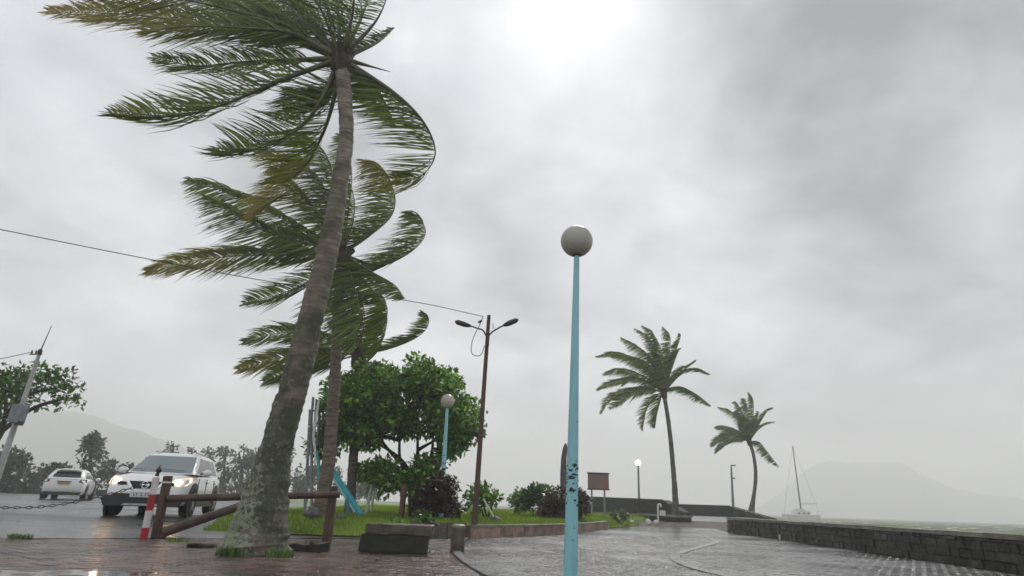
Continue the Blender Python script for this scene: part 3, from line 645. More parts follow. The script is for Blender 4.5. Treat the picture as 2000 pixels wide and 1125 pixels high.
p2 = [([(655, 505), (565, 498), (460, 500), (360, 512), (285, 530)], .95, .7, (-.2, .0), .8, 1.3), ([(655, 500), (600, 455), (510, 405), (430, 372), (365, 350)], 1.05, .2, (-.2, -.05), 1.0, 1.3), ([(660, 490), (620, 420), (570, 372), (520, 390), (490, 425)], .9, .75, (-.1, -.2), -1.0, 1.3),
      ([(655, 498), (600, 475), (530, 455), (460, 420), (400, 385)], 1.0, .1, Z0, -.8, 1.2), ([(665, 485), (642, 400), (605, 345), (550, 312), (500, 300)], 1.0, .35, Z0, 1.0), ([(670, 480), (660, 400), (640, 320), (600, 275), (560, 262)], 1.0, 0, Z0, .2),
      ([(680, 490), (722, 460), (765, 420), (770, 375), (745, 335), (708, 315)], 1.1, .5, (-.3, -.05), .6, 1.4), ([(680, 500), (740, 518), (798, 495), (830, 460), (822, 430), (792, 418)], 1.0, .1, (-.3, .0), 1.0, 1.2), ([(680, 510), (728, 532), (770, 556), (792, 585)], .95, .2, (-.4, -.1), -.6, 1.3),
      ([(655, 515), (605, 548), (545, 575), (475, 592)], .7, 0, (-.1, .2), .6), ([(675, 520), (692, 560), (703, 620), (692, 685)], .8, 0, (-.3, -.4), -1.0, 1.4), ([(680, 520), (730, 570), (756, 620), (742, 670), (722, 700)], .7, .1, (-.3, -.2), 1.0, 1.3), ([(670, 475), (682, 400), (686, 330), (662, 265)], .9, 0, Z0, 1.2),
      ([(660, 520), (640, 580), (620, 640), (600, 700)], .8, 0, (-.2, -.3), 1.2, 1.2), ([(665, 480), (690, 430), (690, 380), (665, 340)], .9, .1, Z0, -.8), ([(655, 508), (610, 500), (560, 470), (520, 455)], .7, .5, Z0, 1.3)]
t2 = [(624, 1004, 32), (632, 960, 27), (642, 900, 25), (650, 800, 23), (656, 700, 21), (660, 600, 19), (668, 505, 19)]
palm('second palm with slimmer trunk just behind the big palm', t2, 16, p2, .3, M['palm_trunk'], 2, w=.035, heart=.22, dens=.9)
p3 = [([(715, 695), (770, 678), (820, 655), (838, 628), (822, 608)], .6, .1, (-.3, .3), .6, 1.2), ([(690, 685), (625, 658), (550, 650), (475, 668)], .8, .1, (-.1, .1), .6, 1.2), ([(690, 695), (615, 690), (530, 702), (465, 722)], .85, .5, (-.2, -.05), -.6, 1.2), ([(690, 700), (625, 712), (565, 725), (515, 745)], .8, 0, (-.2, -.1), .9, 1.2),
      ([(695, 680), (682, 625), (645, 595), (600, 590)], .8, 0, Z0, 1.2, 1.2), ([(700, 680), (712, 620), (705, 572)], .8, 0, (-.2, 0), -.5, 1.3), ([(705, 685), (742, 650), (757, 605), (740, 575)], .8, .2, (-.3, 0), 1, 1.3), ([(702, 700), (722, 740), (735, 790)], .5, 1.3, (-.1, -.5), -.6, 1.2), ([(695, 700), (660, 690), (630, 700), (600, 730)], .8, 0, Z0, 1.3, 1.2), ([(700, 690), (690, 640), (660, 610)], .8, 0, Z0, -1.2, 1.2), ([(705, 700), (728, 720), (735, 760)], .5, .3, (-.1, -.4), 1.0)]
t3 = [(682, 1000, 21), (686, 950, 18), (692, 870, 18), (697, 780, 17), (701, 700, 16)]
palm('third palm with short straight trunk farthest back of the left three', t3, 20, p3, .34, M['palm_trunk'], 3, w=.042, heart=.24, dens=.85)
def radial(c, tips, L, seed):
    global RAG; RAG = 2.0
    r = random.Random(seed); out = []
    for x, y, *e in tips:
        dx, dy = x-c[0], y-c[1]; ln = math.hypot(dx, dy); up = -ln*.12; rt = ln*(.10 if dy < -30 else .0)
        if dx > 20: up = -ln*.16; 
        m1 = (c[0]+dx*.35+rt*.7, c[1]+dy*.35+up*.8); m2 = (c[0]+dx*.7+rt, c[1]+dy*.7+up)
        kx, ky = r.uniform(-8, 4)*ln/110, r.uniform(-7, 7)*ln/110; out.append(([c, m1, (m2[0]+kx, m2[1]+ky), (x+r.uniform(-6, 6), y+r.uniform(-4, 8))], L*r.uniform(.8, 1.2), .3 if r.random() < .35 else 0, (-.35, -.38), r.uniform(-2, 2), 1.0))
    return out
tips4 = [(1165, 699), (1188, 690), (1211, 655), (1236, 636), (1256, 640), (1273, 645), (1300, 640), (1328, 650), (1330, 680), (1366, 706), (1392, 730), (1384, 797), (1165, 755), (1168, 808), (1195, 800), (1259, 835), (1284, 832), (1180, 735), (1225, 700)]
palm('taller of the two far right palms standing in the raised stone bed', [(1319, 1000, 15), (1319, 975, 11.5), (1316, 930, 9.5), (1311, 870, 8.5), (1305, 820, 8), (1297, 770, 8)], 36, radial((1296, 752), tips4, .66, 4), .5, M['palm_trunk_far'], 4, w=.045, heart=.17, dens=.75, lscale=1.25, bare=.08, rad=.05, nt=10, ringstep=.4)
tips5 = [(1386, 864), (1395, 878), (1402, 836), (1407, 792), (1425, 780), (1443, 775), (1466, 770), (1481, 798), (1505, 800), (1513, 828), (1517, 905), (1405, 850), (1430, 800)]
palm('shorter palm farthest to the right beside the moored sailboat', [(1467, 1000, 13), (1472, 970, 7.5), (1476, 930, 6.5), (1472, 890, 6), (1464, 865, 6)], 50, radial((1464, 856), tips5, .66, 5), .5, M['palm_trunk_far'], 5, w=.05, heart=.17, dens=.72, lscale=1.25, bare=.08, rad=.05, nt=10, ringstep=.4)
random.seed(77)

# roots, tufts at the palm base
bp0 = at(500, 1082, 9.1); bp0.z = 0
def tuft(label, px, py, w, n, hgt, cat='grass tuft', name='grass_tuft', group=None, z=0, spread=.16, pal=BRIGHT):
    p = G(px, py, z); V = []; Fs = []; C = []
    for i in range(n):
        a = random.uniform(0, 6.28); r = spread*random.random()**.5; bx, by = r*math.cos(a)*w, r*math.sin(a); h = hgt*random.uniform(.5, 1.1); lean = Vector((random.uniform(-.7, .3), random.uniform(-.4, .4), 0))*h; b0 = len(V); ww = .006
        V += [(bx-ww, by, 0), (bx+ww, by, 0), (bx+lean.x*.35+ww, by+lean.y*.3, h*.6), (bx+lean.x*.35-ww, by+lean.y*.3, h*.6), (bx+lean.x, by+lean.y, h), (bx+lean.x, by+lean.y+.001, h)]
        Fs += [(b0, b0+1, b0+2, b0+3), (b0+3, b0+2, b0+5, b0+4)]; c = random.choice(pal); C += [c]*6
    o = raw(name, V, Fs, M['leaf'], None, np.array(C), label=label, cat=cat, group=group); o.location = p; return o
tuft('bright grass tuft at the left foot of the big palm', 446, 1086, 1.1, 120, .12, pal=GREEN)
tuft('bright grass tuft at the right foot of the big palm', 545, 1088, 1.2, 110, .1, pal=GREEN)
tuft('small weed tuft at the road edge far left', 40, 1052, 1.1, 90, .08, pal=GREEN)
tuft('weed tuft at the foot of the rusty red fence post', 345, 1058, 1.2, 60, .06)
random.seed(78)

# ------------------------------------------------------------------ grass blades on the bank
def blades():
    n = 60000; V = []; xs = rng.uniform(-8, 9, n*2); ys = 13.3 + 26*rng.random(n*2)**1.6; V = []; C = []; Fs = []
    k = 0
    pal = [(.2, .33, .015), (.27, .42, .02), (.13, .24, .015), (.3, .36, .035)]
    for x, y in zip(xs, ys):
        if k >= n: break
        if not inpoly(x, y, GRASS): continue
        z = grass_z(x, y); h = random.uniform(.04, .10)*(1+y*.015); w = .005*(1+y*.06); a = random.uniform(-.6, .6); lx = -h*random.uniform(-.1, .8); b = len(V)
        V += [(x-w*math.cos(a), y-w*math.sin(a), z-.01), (x+w*math.cos(a), y+w*math.sin(a), z-.01), (x+lx, y+random.uniform(-.02, .02), z+h)]; Fs.append((b, b+1, b+2)); f = .75+.5*noise.noise(Vector((x, y, 0))*.8); c = pal[k % 4]; C += [(c[0]*f, c[1]*f, c[2]*f)]*3; k += 1
    raw('grass', V, Fs, M['leaf'], None, np.array(C), kind='stuff')
blades()

# ------------------------------------------------------------------ walls and kerbs
def stone_wall(label, name, p0, p1, h, th, course, slen, cop, base_z=0, faceside=-1, cop_over=.05, cop_len=1.2, top=None, mcop='coping', z1=None):
    """straight stone wall; stones are parts on the face towards the camera and on the end"""
    p0 = Vector((*p0, 0)); p1 = Vector((*p1, 0)); d = p1-p0; Ln = d.length; t_ = d.normalized(); nrm = Vector((-t_.y, t_.x, 0))*faceside; ang = math.atan2(t_.y, t_.x)
    t = thing(name, (p0.x, p0.y, base_z), label, 'wall'); hz = (lambda s: h if z1 is None else h + (z1-h)*s/Ln)
    b = MB(); P = [p0 - nrm*.03, p0 - nrm*(th-.03), p1 - nrm*(th-.03), p1 - nrm*.03]
    b.v += [p+Vector((0, 0, base_z-.2)) for p in P] + [p+Vector((0, 0, base_z+hz(0 if i < 2 else Ln)-.02)) for i, p in enumerate(P)]
    for q in ((0, 1, 2, 3), (4, 7, 6, 5), (0, 4, 5, 1), (1, 5, 6, 2), (2, 6, 7, 3), (3, 7, 4, 0)): b.f.append(q)
    b.build('wall_core', M['mortar'], t)
    z = 0; hmax = max(h, z1 or 0)
    while z < hmax-.05:
        ch = course*random.uniform(.8, 1.2)
        s = -random.random()*slen*.5
        while s < Ln:
            l = slen*random.uniform(.55, 1.35); s0 = max(0, s); s1 = min(Ln, s+l); 
            top_ = min(z+ch, hz((s0+s1)/2)-.01)
            if s1-s0 > .06 and top_-z > .04:
                c = p0 + t_*(s0+s1)/2 - nrm*.02; c.z = base_z + (z+top_)/2
                MB().box(c, (s1-s0-.014, .10+random.uniform(0, .05), top_-z-.012), ang, jit=.009).build('stone', M['dark_stone'], t)
            s += l
        z += ch
    if cop:
        s = 0
        while s < Ln-.1:
            l = min(cop_len*random.uniform(.9, 1.1), Ln-s)
            c = p0 + t_*(s+l/2) - nrm*(th/2-.0); c.z = base_z + hz(s+l/2) + cop/2
            sl_ = math.atan2((hz(s+l)-hz(s)), l)
            MB().box(c, (l-.008, th+2*cop_over, cop), M3=Matrix.Rotation(ang, 3, 'Z') @ Matrix.Rotation(-sl_, 3, 'Y'), jit=.006).build('coping_slab', M[mcop], t); s += l
    return t
stone_wall('long low dark stone sea wall with pale coping along the right edge', 'sea_wall', (9.2, 25.9), (7.85, 7.0), .5, .55, .135, .27, .075)
# salmon kerb of blocks round the grass
t_ = thing('kerb_wall', (KERB[1][0], KERB[1][1], 0), 'low curved kerb of salmon blocks edging the green grass bank', 'kerb')
kp = crom([(x, y, 0) for x, y in KERB[1:6]], 40); acc = [kp[0]]
nl = .55
for p in kp[1:]:
    if (p-acc[-1]).length > nl: acc.append(p); nl = random.uniform(.42, .68)
for i in range(len(acc)-1):
    m_ = (acc[i]+acc[i+1])/2; d = acc[i+1]-acc[i]; h = .235+random.uniform(-.006, .006); MB().box((m_.x, m_.y, h/2-.02), (d.length-.012, .24, h+.04), math.atan2(d.y, d.x), jit=.008).build('kerb_block', M['salmon_block'], t_); MB().box((m_.x, m_.y, h+.022), (d.length-.01, .27, .045), math.atan2(d.y, d.x), jit=.006).build('kerb_top', M['coping'], t_)
t_ = thing('planter_wall', (-1.9, 14.4, 0), 'dark mossy low wall left of the salmon kerb', 'wall')
for i in range(3):
    a = Vector((-2.1, 14.3, 0)).lerp(Vector((-.95, 15.0, 0)), (i+.5)/3); MB().box((a.x, a.y, .15), (.43, .22, .34), .53, jit=.02).build('block', M['concrete'], t_)
# far dark walls and ramp
Y = 47
a = at(1150, 0, Y); 
stone_wall('dark harbour wall behind the brown signboard and far lit lamp', 'harbour_wall', (at(1120, 990, 42).x, 42), (at(1297, 990, 44).x, 44.1), 1.35, .6, .3, .7, 0, base_z=.15)
stone_wall('sloping end of the dark harbour wall left of the far palm', 'harbour_wall', (at(1294, 990, 43.7).x, 43.7), (at(1330, 990, 41).x, 41), 1.3, .6, .3, .6, 0, base_z=.15, z1=.55)
stone_wall('dark brown embankment wall between the two far right palms', 'embankment_wall', (at(1318, 990, 50).x, 50), (at(1427, 990, 48.6).x, 48.6), 1.1, .7, .3, .8, 0, base_z=.2)
stone_wall('dark embankment wall falling away toward the second far palm', 'embankment_wall', (at(1420, 990, 48.8).x, 48.8), (at(1500, 1000, 44).x, 44), 1.05, .7, .3, .7, 0, base_z=.2, z1=.3)
bx0, bx1 = at(1268, 1010, 34).x, at(1350, 1010, 34).x
stone_wall('low stone bed edge with pale coping around the taller far palm', 'bed_wall', (bx0, 34), (bx1, 34), .42, 4.5, .2, .4, 0)
b = MB(); b.box(((bx0+bx1)/2, 36.2, .44), (bx1-bx0, 4.4, .08)); b.build('bed_soil', M['soil'], kind='structure')
b = MB(); b.box(((at(1295, 1010, 34).x+bx1)/2, 34.05, .46), (bx1-at(1295, 1010, 34).x, .35, .08)); b.box((bx1-.9, 36.4, .5), (.35, 5.0, .08), rz=.35)
b.build('coping_strip', M['coping'], label='pale concrete coping strip on the raised palm bed', cat='coping')
sheet('ramp', [(bx1+.1, 33.7), (11.2, 33.7), (19.5, 46), (bx1+2.0, 47)], lambda x, y: .45*sstep(33.7, 42, y), M['asphalt'], 2, .01, kind='structure')
sheet('far_terrace', [(2, 33), (8.2, 33.62), (11.2, 33.62), (14, 33.7), (28, 48), (26, 56), (0, 56)], lambda x, y: .12*sstep(33.6, 42, y), M['soil'], 3, .0, kind='structure')

# concrete bench and bollard, small kerb stones
bc = G(771, 1080, 0); t = thing('concrete_bench', bc, 'low mossy concrete bench on the red paving right of the palm', 'bench')
s_ = bc.y/1080
MB().rbox(bc + Vector((.02, .2, .33)), (1.07, .4, .16), .03, n=9).build('seat', M['concrete'], t)
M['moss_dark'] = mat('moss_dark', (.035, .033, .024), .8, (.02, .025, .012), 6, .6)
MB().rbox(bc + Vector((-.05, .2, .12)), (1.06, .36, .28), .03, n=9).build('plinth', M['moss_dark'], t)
bo = G(893, 1076, 0); t = thing('bollard', bo, 'short mossy round stone bollard at the promenade corner', 'bollard')
MB().tube([bo+Vector((0, 0, z)) for z in (-.02, .1, .3, .36)], [.125, .118, .112, .11], 16).build('post', M['concrete'], t, smooth=40)
MB().tube([bo+Vector((0, 0, z)) for z in (.36, .40, .42)], [.125, .12, .07], 16).build('cap', M['coping'], t, smooth=40)
for i, (px, py, w, h, lab) in enumerate([(590, 1074, .42, .1, 'dark kerb stone lying right of the big palm base'), (622, 1077, .22, .13, 'mossy broken stone below the right fence post'), (395, 1068, .4, .05, 'flat dark stone at the left of the big palm base')]):
    p = G(px, py); MB().rbox(p + Vector((0, 0, h/2-.01)), (w, .25, h), random.uniform(-.2, .2), amp=.04, n=5).build('stone_slab', M['moss_dark'], label=lab, cat='stone')

V = []; Fs = []; C = []
for i in range(420):
    if i < 300: x, y = random.gauss(-4.2, 2.2), random.gauss(10.6, 1.5)
    else: x, y = random.uniform(-6, 7), random.uniform(7, 18)
    if edge_d(x, y) > -.15: continue
    a = random.uniform(0, 6.28); l = random.uniform(.02, .07)*(2.2 if random.random() < .1 else 1); w = l*random.uniform(.12, .35); ca, sa = math.cos(a), math.sin(a); b0 = len(V)
    for u, v, h in ((-l, 0, .0), (0, w, .008), (l, 0, .014), (0, -w, .004)): V.append((x+u*ca-v*sa, y+u*sa+v*ca, .006+h))
    Fs.append((b0, b0+1, b0+2, b0+3)); C += [random.choice(((.05, .03, .015), (.09, .06, .02), (.04, .06, .015), (.12, .1, .03)))]*4
raw('fallen_leaves', V, Fs, M['leaf'], None, np.array(C), kind='stuff')
# ------------------------------------------------------------------ fence, barrier post, log, chain
def post(px0, py0, px1, py1, r, name, label, m, cat='post', capm=None, Yb=None, z=None, n=12):
    z = 0 if z is None else z; b0 = G(px0, py0, z) if Yb is None else at(px0, py0, Yb); tp = at(px1, py1, b0.y); return b0, tp
fb = G(303, 1050, .0); ft = at(328, 932, fb.y)
cb = G(638, 1056, .0); ct = at(652, 950, cb.y)
t = thing('rail_fence', fb, 'brown timber rail fence passing behind the big palm', 'fence')
ax = (ft-fb).normalized()
MB().box((fb+ft)/2, (.14, .10, (ft-fb).length+.04), M3=ax.to_track_quat('Z', 'Y').to_matrix(), jit=.004).build('square_post', M['rail_wood'], t)
MB().tube([cb - Vector((0, 0, .05)), cb.lerp(ct, .5), ct], [.095, .09, .085], 12, wob=.06).build('round_post', M['rail_wood'], t, smooth=40)
ra = at(326, 974, fb.y-.02); rb = at(664, 966, cb.y-.1); rm = ra.lerp(rb, .5)
MB().tube([ra, ra.lerp(rb, .25), rm, ra.lerp(rb, .75), rb], [.068, .066, .064, .067, .064], 12, wob=.08).build('rail', M['rail_wood'], t, smooth=40)
nb_ = at(345, 941, fb.y-.1)
MB().box(at(325, 942, fb.y-.09), (.16, .03, .035)).build('bracket', M['white_paint'], t)
wb = G(280, 1052, 0); wt = at(306, 930, wb.y); t = thing('barrier_post', wb, 'leaning red and white striped post at the left end of the fence', 'post')
def lerp_tube(a, b, f0, f1, r, m, nm): return MB().tube([a.lerp(b, f0), a.lerp(b, f1)], r, 12).build(nm, m, t, smooth=40)
lerp_tube(wb, wt, -.03, .17, .062, M['red_paint'], 'stripe'); lerp_tube(wb, wt, .17, .44, .06, M['white_paint'], 'stripe'); lerp_tube(wb, wt, .44, .70, .06, M['red_paint'], 'stripe'); lerp_tube(wb, wt, .70, .98, .058, M['white_paint'], 'stripe')
tp = wt; MB().tube([tp, tp+Vector((.01, 0, .05))], [.035, .03], 10).sphere(tp+Vector((.015, 0, .1)), .05, 12, 8).tube([tp+Vector((.015, 0, .13)), tp+Vector((.02, 0, .19))], [.02, .008], 8).build('finial', M['iron'], t, smooth=60)
lb = G(308, 1050, 0) + Vector((0, .1, .07)); le = at(482, 984, lb.y+1.0); le2 = at(500, 978, lb.y+1.1)
MB().tube([lb, lb.lerp(le, .35), lb.lerp(le, .7), le2], [.09, .085, .08, .075], 12, wob=.15).build('fallen_rail', M['log_wood'], smooth=40, label='fallen weathered round rail slanting from the striped post to the palm', cat='log')
qb = G(781, 1036, .03); qt = at(790, 946, qb.y)
MB().tube([qb-Vector((0, 0, .1)), qb.lerp(qt, .5), qt], [.085, .08, .08], 12, wob=.08).build('brown_post', M['rail_wood'], smooth=40, label='lone brown timber post behind the concrete bench', cat='post')
# chain: hangs from the striped post to the left
t = thing('chain', at(0, 990, 10.5), 'dark iron chain hanging from the striped post out of frame left', 'chain')
ch = crom([at(-60, 985, 9.6), at(0, 991, 10.0), at(80, 990, 10.5), at(160, 978, wb.y-.6), at(230, 961, wb.y-.2), at(300, 940, wb.y-.08)], 14)
L0 = 0; cc = [ch[0]]
for p in ch[1:]:
    if (p-cc[-1]).length > .075: cc.append(p)
def link_mesh():
    b = MB(); pts = []
    for k in range(10):
        a = 2*math.pi*k/10; pts.append(Vector((.045*math.cos(a), .02*math.sin(a), 0)))
    b.tube(pts+[pts[0]], .008, 5, caps=False); return b
lm = link_mesh().build('link', M['iron'], t, smooth=60); me_l = lm.data; bpy.data.objects.remove(lm)
for i in range(len(cc)-1):
    d = (cc[i+1]-cc[i]).normalized(); o = bpy.data.objects.new('link', me_l); o.parent = t; o.matrix_local = Matrix.Translation((cc[i]+cc[i+1])/2 - Vector(t['_o'])) @ d.to_track_quat('X', 'Z').to_matrix().to_4x4() @ Matrix.Rotation(R(90*(i % 2)), 4, 'X') @ Matrix.Translation(Vector(t['_o'])) ; 
    COL.objects.link(o); o.matrix_local = Matrix.Translation((cc[i]+cc[i+1])/2 - Vector(t['_o'])) @ d.to_track_quat('X', 'Z').to_matrix().to_4x4() @ Matrix.Rotation(R(90*(i % 2)), 4, 'X')
for v in me_l.vertices: v.co += Vector(t['_o'])

# ------------------------------------------------------------------ lamps
def globe_lamp(label, base, top, gr, r0, r1, gm, patches=0, collar=True, turq='turquoise', group='globe lamps along the seafront'):
    t = thing('globe_lamp', base, label, 'street lamp', group)
    n = 14; ptz = [base.lerp(top, k/n) for k in range(n+1)]; b = MB(); b.tube([ptz[0]-Vector((0, 0, .05))]+ptz[1:], [r0+(r1-r0)*(k/n)**1.0 for k in range(n+1)], 18 if r0 > .05 else 10); b.build('pole', M[turq], t, smooth=60)
    MB().tube([base, base+Vector((0, 0, .02)), base+Vector((0, 0, .03))], [r0*2, r0*2, r0*1.2], 14).build('base_plate', M[turq], t, smooth=40)
    MB().sphere(top+Vector((0, 0, gr*.86)), gr, 28, 18).build('globe', gm, t, smooth=80)
    MB().tube([top+Vector((0, 0, -.03)), top+Vector((0, 0, .0)), top+Vector((0, 0, gr*.14)), top+Vector((0, 0, gr*.2))], [r1*1.3, gr*.42, gr*.52, gr*.5], 16).build('collar', M['iron'], t, smooth=30)
    return t
mb_ = Vector((0, 0, 0)); Yl = 6.85
top = at(1126.5, 496, Yl); b_low = at(1114, 1125, Yl); base = Vector((b_low.x + (b_low.x-top.x)*b_low.z/(top.z-b_low.z), Yl, 0))
big = globe_lamp('big turquoise globe lamp in the foreground with peeling dark patches', base, top, .205, .078, .034, M['globe'])
# peeled paint patches, thin scabs standing off the pole
def patches(pole_base, pole_top, r0, r1, z0, z1, n, parent, smin, smax, seed):
    rr = random.Random(seed); b = MB()
    for i in range(n):
        f = rr.uniform(z0, z1); c = pole_base.lerp(pole_top, f); r = r0+(r1-r0)*f+.0015; a = rr.uniform(math.pi*1.0, math.pi*2.0); k = 7; s = rr.uniform(smin, smax)*(1 if rr.random() < .3 else .45); sl_ = rr.uniform(-.5, 1.2)
        pts = []
        for q in range(k):
            w = 2*math.pi*q/k; e = s*rr.uniform(.5, 1.2); du = math.cos(w)*e*1.3; dz = math.sin(w)*e*.7 + du*sl_*.5; aa = a + du/r; pts.append(Vector((c.x+r*math.cos(aa), c.y+r*math.sin(aa), c.z+dz)))
        cc_ = Vector((c.x+(r+.002)*math.cos(a), c.y+(r+.002)*math.sin(a), c.z)); b0 = len(b.v); b.v += pts+[cc_]; b.f += [(b0+q, b0+(q+1) % k, b0+k) for q in range(k)]
    b.build('peeled_patch', M['peel'], parent)
patches(base, top, .078, .034, .205, .33, 60, big, .012, .032, 4)
patches(base, top, .078, .034, .10, .5, 50, big, .004, .01, 6)
lb2 = at(860, 1022, 17.7); lb2.z = .3; lt2 = at(873.5, 795, 17.7)
l2 = globe_lamp('turquoise globe lamp half hidden by the broad tree and maroon bush', lb2, lt2, .205, .085, .045, M['globe_cream'])
patches(lb2, lt2, .085, .045, .2, .6, 30, l2, .03, .09, 9)
lb3 = at(1249, 1012, 44); lb3.z = .1; lt3 = at(1246.5, 909, 44)
globe_lamp('distant globe lamp with its light switched on near the brown signboard', lb3, lt3, .2, .09, .06, M['globe_lit'], turq='grey_metal')
# rusty street lamp with two arms
sb = at(927, 1018, 15.4); sb.z = .3; st = at(955, 616, 15.4)
t = thing('street_lamp', sb, 'rusty dark pole with two street lamp arms and a loose cable', 'street lamp')
MB().tube([sb-Vector((0, 0, .05)), sb.lerp(st, .33), sb.lerp(st, .66), st], [.075, .065, .058, .05], 10).build('pole', M['rust_pole'], t, smooth=60)
j = at(951, 655, 15.4)
def arm(pts, head):
    c = crom([at(x, y, 15.35) for x, y in pts], 6); MB().tube(c, .022, 7).build('arm', M['iron'], t, smooth=60)
    a, b = [at(x, y, 15.35) for x, y in head]; d = b-a; MB().tube([a, a.lerp(b, .15), a.lerp(b, .4), a.lerp(b, .85), b], [.03, .055, .075, .07, .03], 8).build('lamp_head', M['iron'], t, smooth=50)
arm([(950, 657), (943, 645), (932, 641), (918, 636)], [(920, 637), (889, 628)]); arm([(953, 657), (962, 648), (975, 640), (985, 635)], [(983, 636), (1012, 624)])
MB().box(at(952, 664, 15.3), (.13, .1, .32), M3=(st-sb).normalized().to_track_quat('Z', 'Y').to_matrix()).build('junction_box', M['iron'], t)
MB().tube(crom([at(x, y, 15.3) for x, y in ((944, 618), (938, 632), (930, 648), (922, 668), (921, 688), (930, 695), (940, 692), (946, 675))], 6), .011, 5).build('loose_cable', M['iron'], t, smooth=60)
MB().tube([at(934, 630, 15.3), at(941, 626, 15.3)], .03, 6).build('clamp', M['iron'], t)
MB().tube([at(963, 632, 15.35), at(963, 642, 15.35)], .01, 5).build('spike', M['iron'], t)
# overhead cable
cb_ = crom([at(-120, 424, 11), at(0, 448, 11.5), at(270, 502, 12.8), at(540, 552, 14), at(800, 588, 15), at(944, 618, 15.35)], 12)
MB().tube(cb_, .010, 6).build('overhead_cable', M['iron'], smooth=60, label='overhead cable running from upper left to the rusty lamp pole', cat='cable')
# leaning white power pole, far left
pb0 = at(-12, 950, 19); pb0.z = .25; pt = at(78, 688, 19); t = thing('utility_pole', pb0, 'pale grey leaning utility pole with crossarm and antenna at the left edge', 'utility pole')
MB().tube([pb0, pb0.lerp(pt, .5), pt], [.10, .08, .05], 12).build('pole', mat('pale_pole', (.45, .45, .44), .7, (.33, .33, .32), 4, .2), t, smooth=60)
MB().tube([pt, at(101, 636, 19)], [.02, .01], 6).build('antenna', M['iron'], t)
MB().tube([at(58, 692, 19), at(82, 692, 19)], .02, 6).build('crossarm', M['iron'], t)
for x in (62, 70): MB().tube([at(x, 692, 19), at(x+1, 684, 19)], [.03, .02], 6).build('insulator', M['iron'], t)
MB().sphere(at(78, 687, 18.95), .07, 8, 6, sq=(1, 1, 1.5)).build('fitting', M['iron'], t)
dv = (pt-pb0).normalized().to_track_quat('Z', 'Y').to_matrix()
MB().box(at(36, 808, 18.8), (.34, .3, .55), M3=dv).build('transformer_box', M['grey_metal'], t); MB().box(at(38, 827, 18.8), (.16, .14, .12), M3=dv).build('connector', M['iron'], t)
MB().tube(crom([at(-120, 690, 17), at(-20, 702, 18), at(62, 688, 19)], 8), .012, 5).build('power_cable', M['iron'], smooth=60, label='thin cable reaching the leaning utility pole from the left', cat='cable')

# ------------------------------------------------------------------ playground pieces and signboard seen edge on
Yp = 19; t = thing('signboard', Vector((at(615, 1000, Yp).x, Yp, .33)), 'tall grey slatted signboard seen nearly edge-on between the first two palms', 'signboard')
for x0, x1 in ((598, 604), (612, 606), (624, 622)):
    a = at(x0, 985, Yp + (x0-610)*.06); a.z = .3; MB().tube([a, at(x1+2, 800, Yp+(x0-610)*.06)], .045, 8).build('post', M['grey_metal'], t, smooth=60)
for i in range(5):
    f = i/4; a = at(603+f*34-0, 875-f*8, Yp-1+f*2.0); b_ = at(612+f*26, 776+f*16, Yp-1+f*2.0); MB().box((a+b_)/2, (.17, .03, (b_-a).length), M3=(b_-a).normalized().to_track_quat('Z', 'Y').to_matrix()).build('slat', M['grey_metal'], t)
for y in (800, 830, 860): MB().tube([at(604, y+3, Yp-1.1), at(638, y, Yp+1.1)], .03, 6).build('crossbar', M['white_paint'] if y == 830 else M['grey_metal'], t)
MB().tube([at(622, 785, Yp-1.2), at(612, 850, Yp-1.2), at(618, 905, Yp-1.2)], .035, 8).build('brace', M['white_paint'], t, smooth=60)
MB().tube([at(618, 880, Yp-1.2), at(626, 950, Yp-1.2)], .035, 8).build('brace', M['blue_paint'], t, smooth=60)
Yp = 17.5; t = thing('seesaw', at(690, 1003, Yp), 'turquoise blue seesaw beam tilted on the grass behind the fence', 'seesaw')
a = at(642, 908, Yp+.4); b_ = at(706, 1006, Yp-.4); MB().box((a+b_)/2, (.16, .07, (b_-a).length), M3=(b_-a).normalized().to_track_quat('Z', 'Y').to_matrix()).build('beam', M['blue_paint'], t)
a2 = at(648, 930, Yp+.6); b2 = at(692, 1000, Yp+.6); MB().tube([a2, b2], .03, 8).build('handrail', M['turquoise'], t)
MB().tube([at(648, 905, Yp+.4), at(655, 898, Yp+.4)], .03, 8).build('handle', M['turquoise'], t)
c_ = at(679, 958, Yp); c0 = c_.copy(); c0.z = .3; MB().tube([c0 + Vector((.1, 0, 0)), c_], .04, 8).build('pivot_post', M['blue_paint'], t)
for x0, y0, x1, y1, Yq, lab in ((714, 1004, 727, 946, 19.5, 'nearer of two slanting white posts on the grass'), (726, 985, 734, 944, 23, 'farther of two slanting white posts on the grass')):
    a = at(x0, y0, Yq); a.z = .33; MB().tube([a, at(x1, y1, Yq)], .045, 8).build('white_post', M['white_paint'], smooth=60, label=lab, cat='post')
a = at(969, 1000, 17.2); a.z = grass_z(a.x, a.y)+.05; t = thing('leaning_pipe', a, 'slanting white pipe with dark foot on the grass right of the rusty pole', 'pipe')
MB().tube([a, at(944, 974, 17.2)], .025, 8).build('pipe', M['white_paint'], t); MB().sphere(a, .13, 12, 8, sq=(1.2, 1, .8), lump=.4).build('foot', M['rock'], t, smooth=60)
a = at(614, 1003, 15.5); a.z = .26; MB().sphere(a+Vector((-.05, 0, .12)), .15, 14, 10, sq=(1.1, 1, 1.1), lump=.5).build('boulder', M['rock'], smooth=60, label='dark grey boulder on the grass beside the right fence post', cat='rock')
a = at(650, 1000, 15.8); a.z = .28; MB().sphere(a+Vector((.22, 0, .05)), .09, 12, 8, sq=(1.3, 1, .9), lump=.5).build('boulder', M['rock'], smooth=60, label='smaller dark boulder just right of the right fence post', cat='rock')
a = at(876, 1004, 16.6); a.z = .28; t = thing('stone_pillar', a, 'small pale stone pillar with cap in front of the maroon bush', 'pillar')
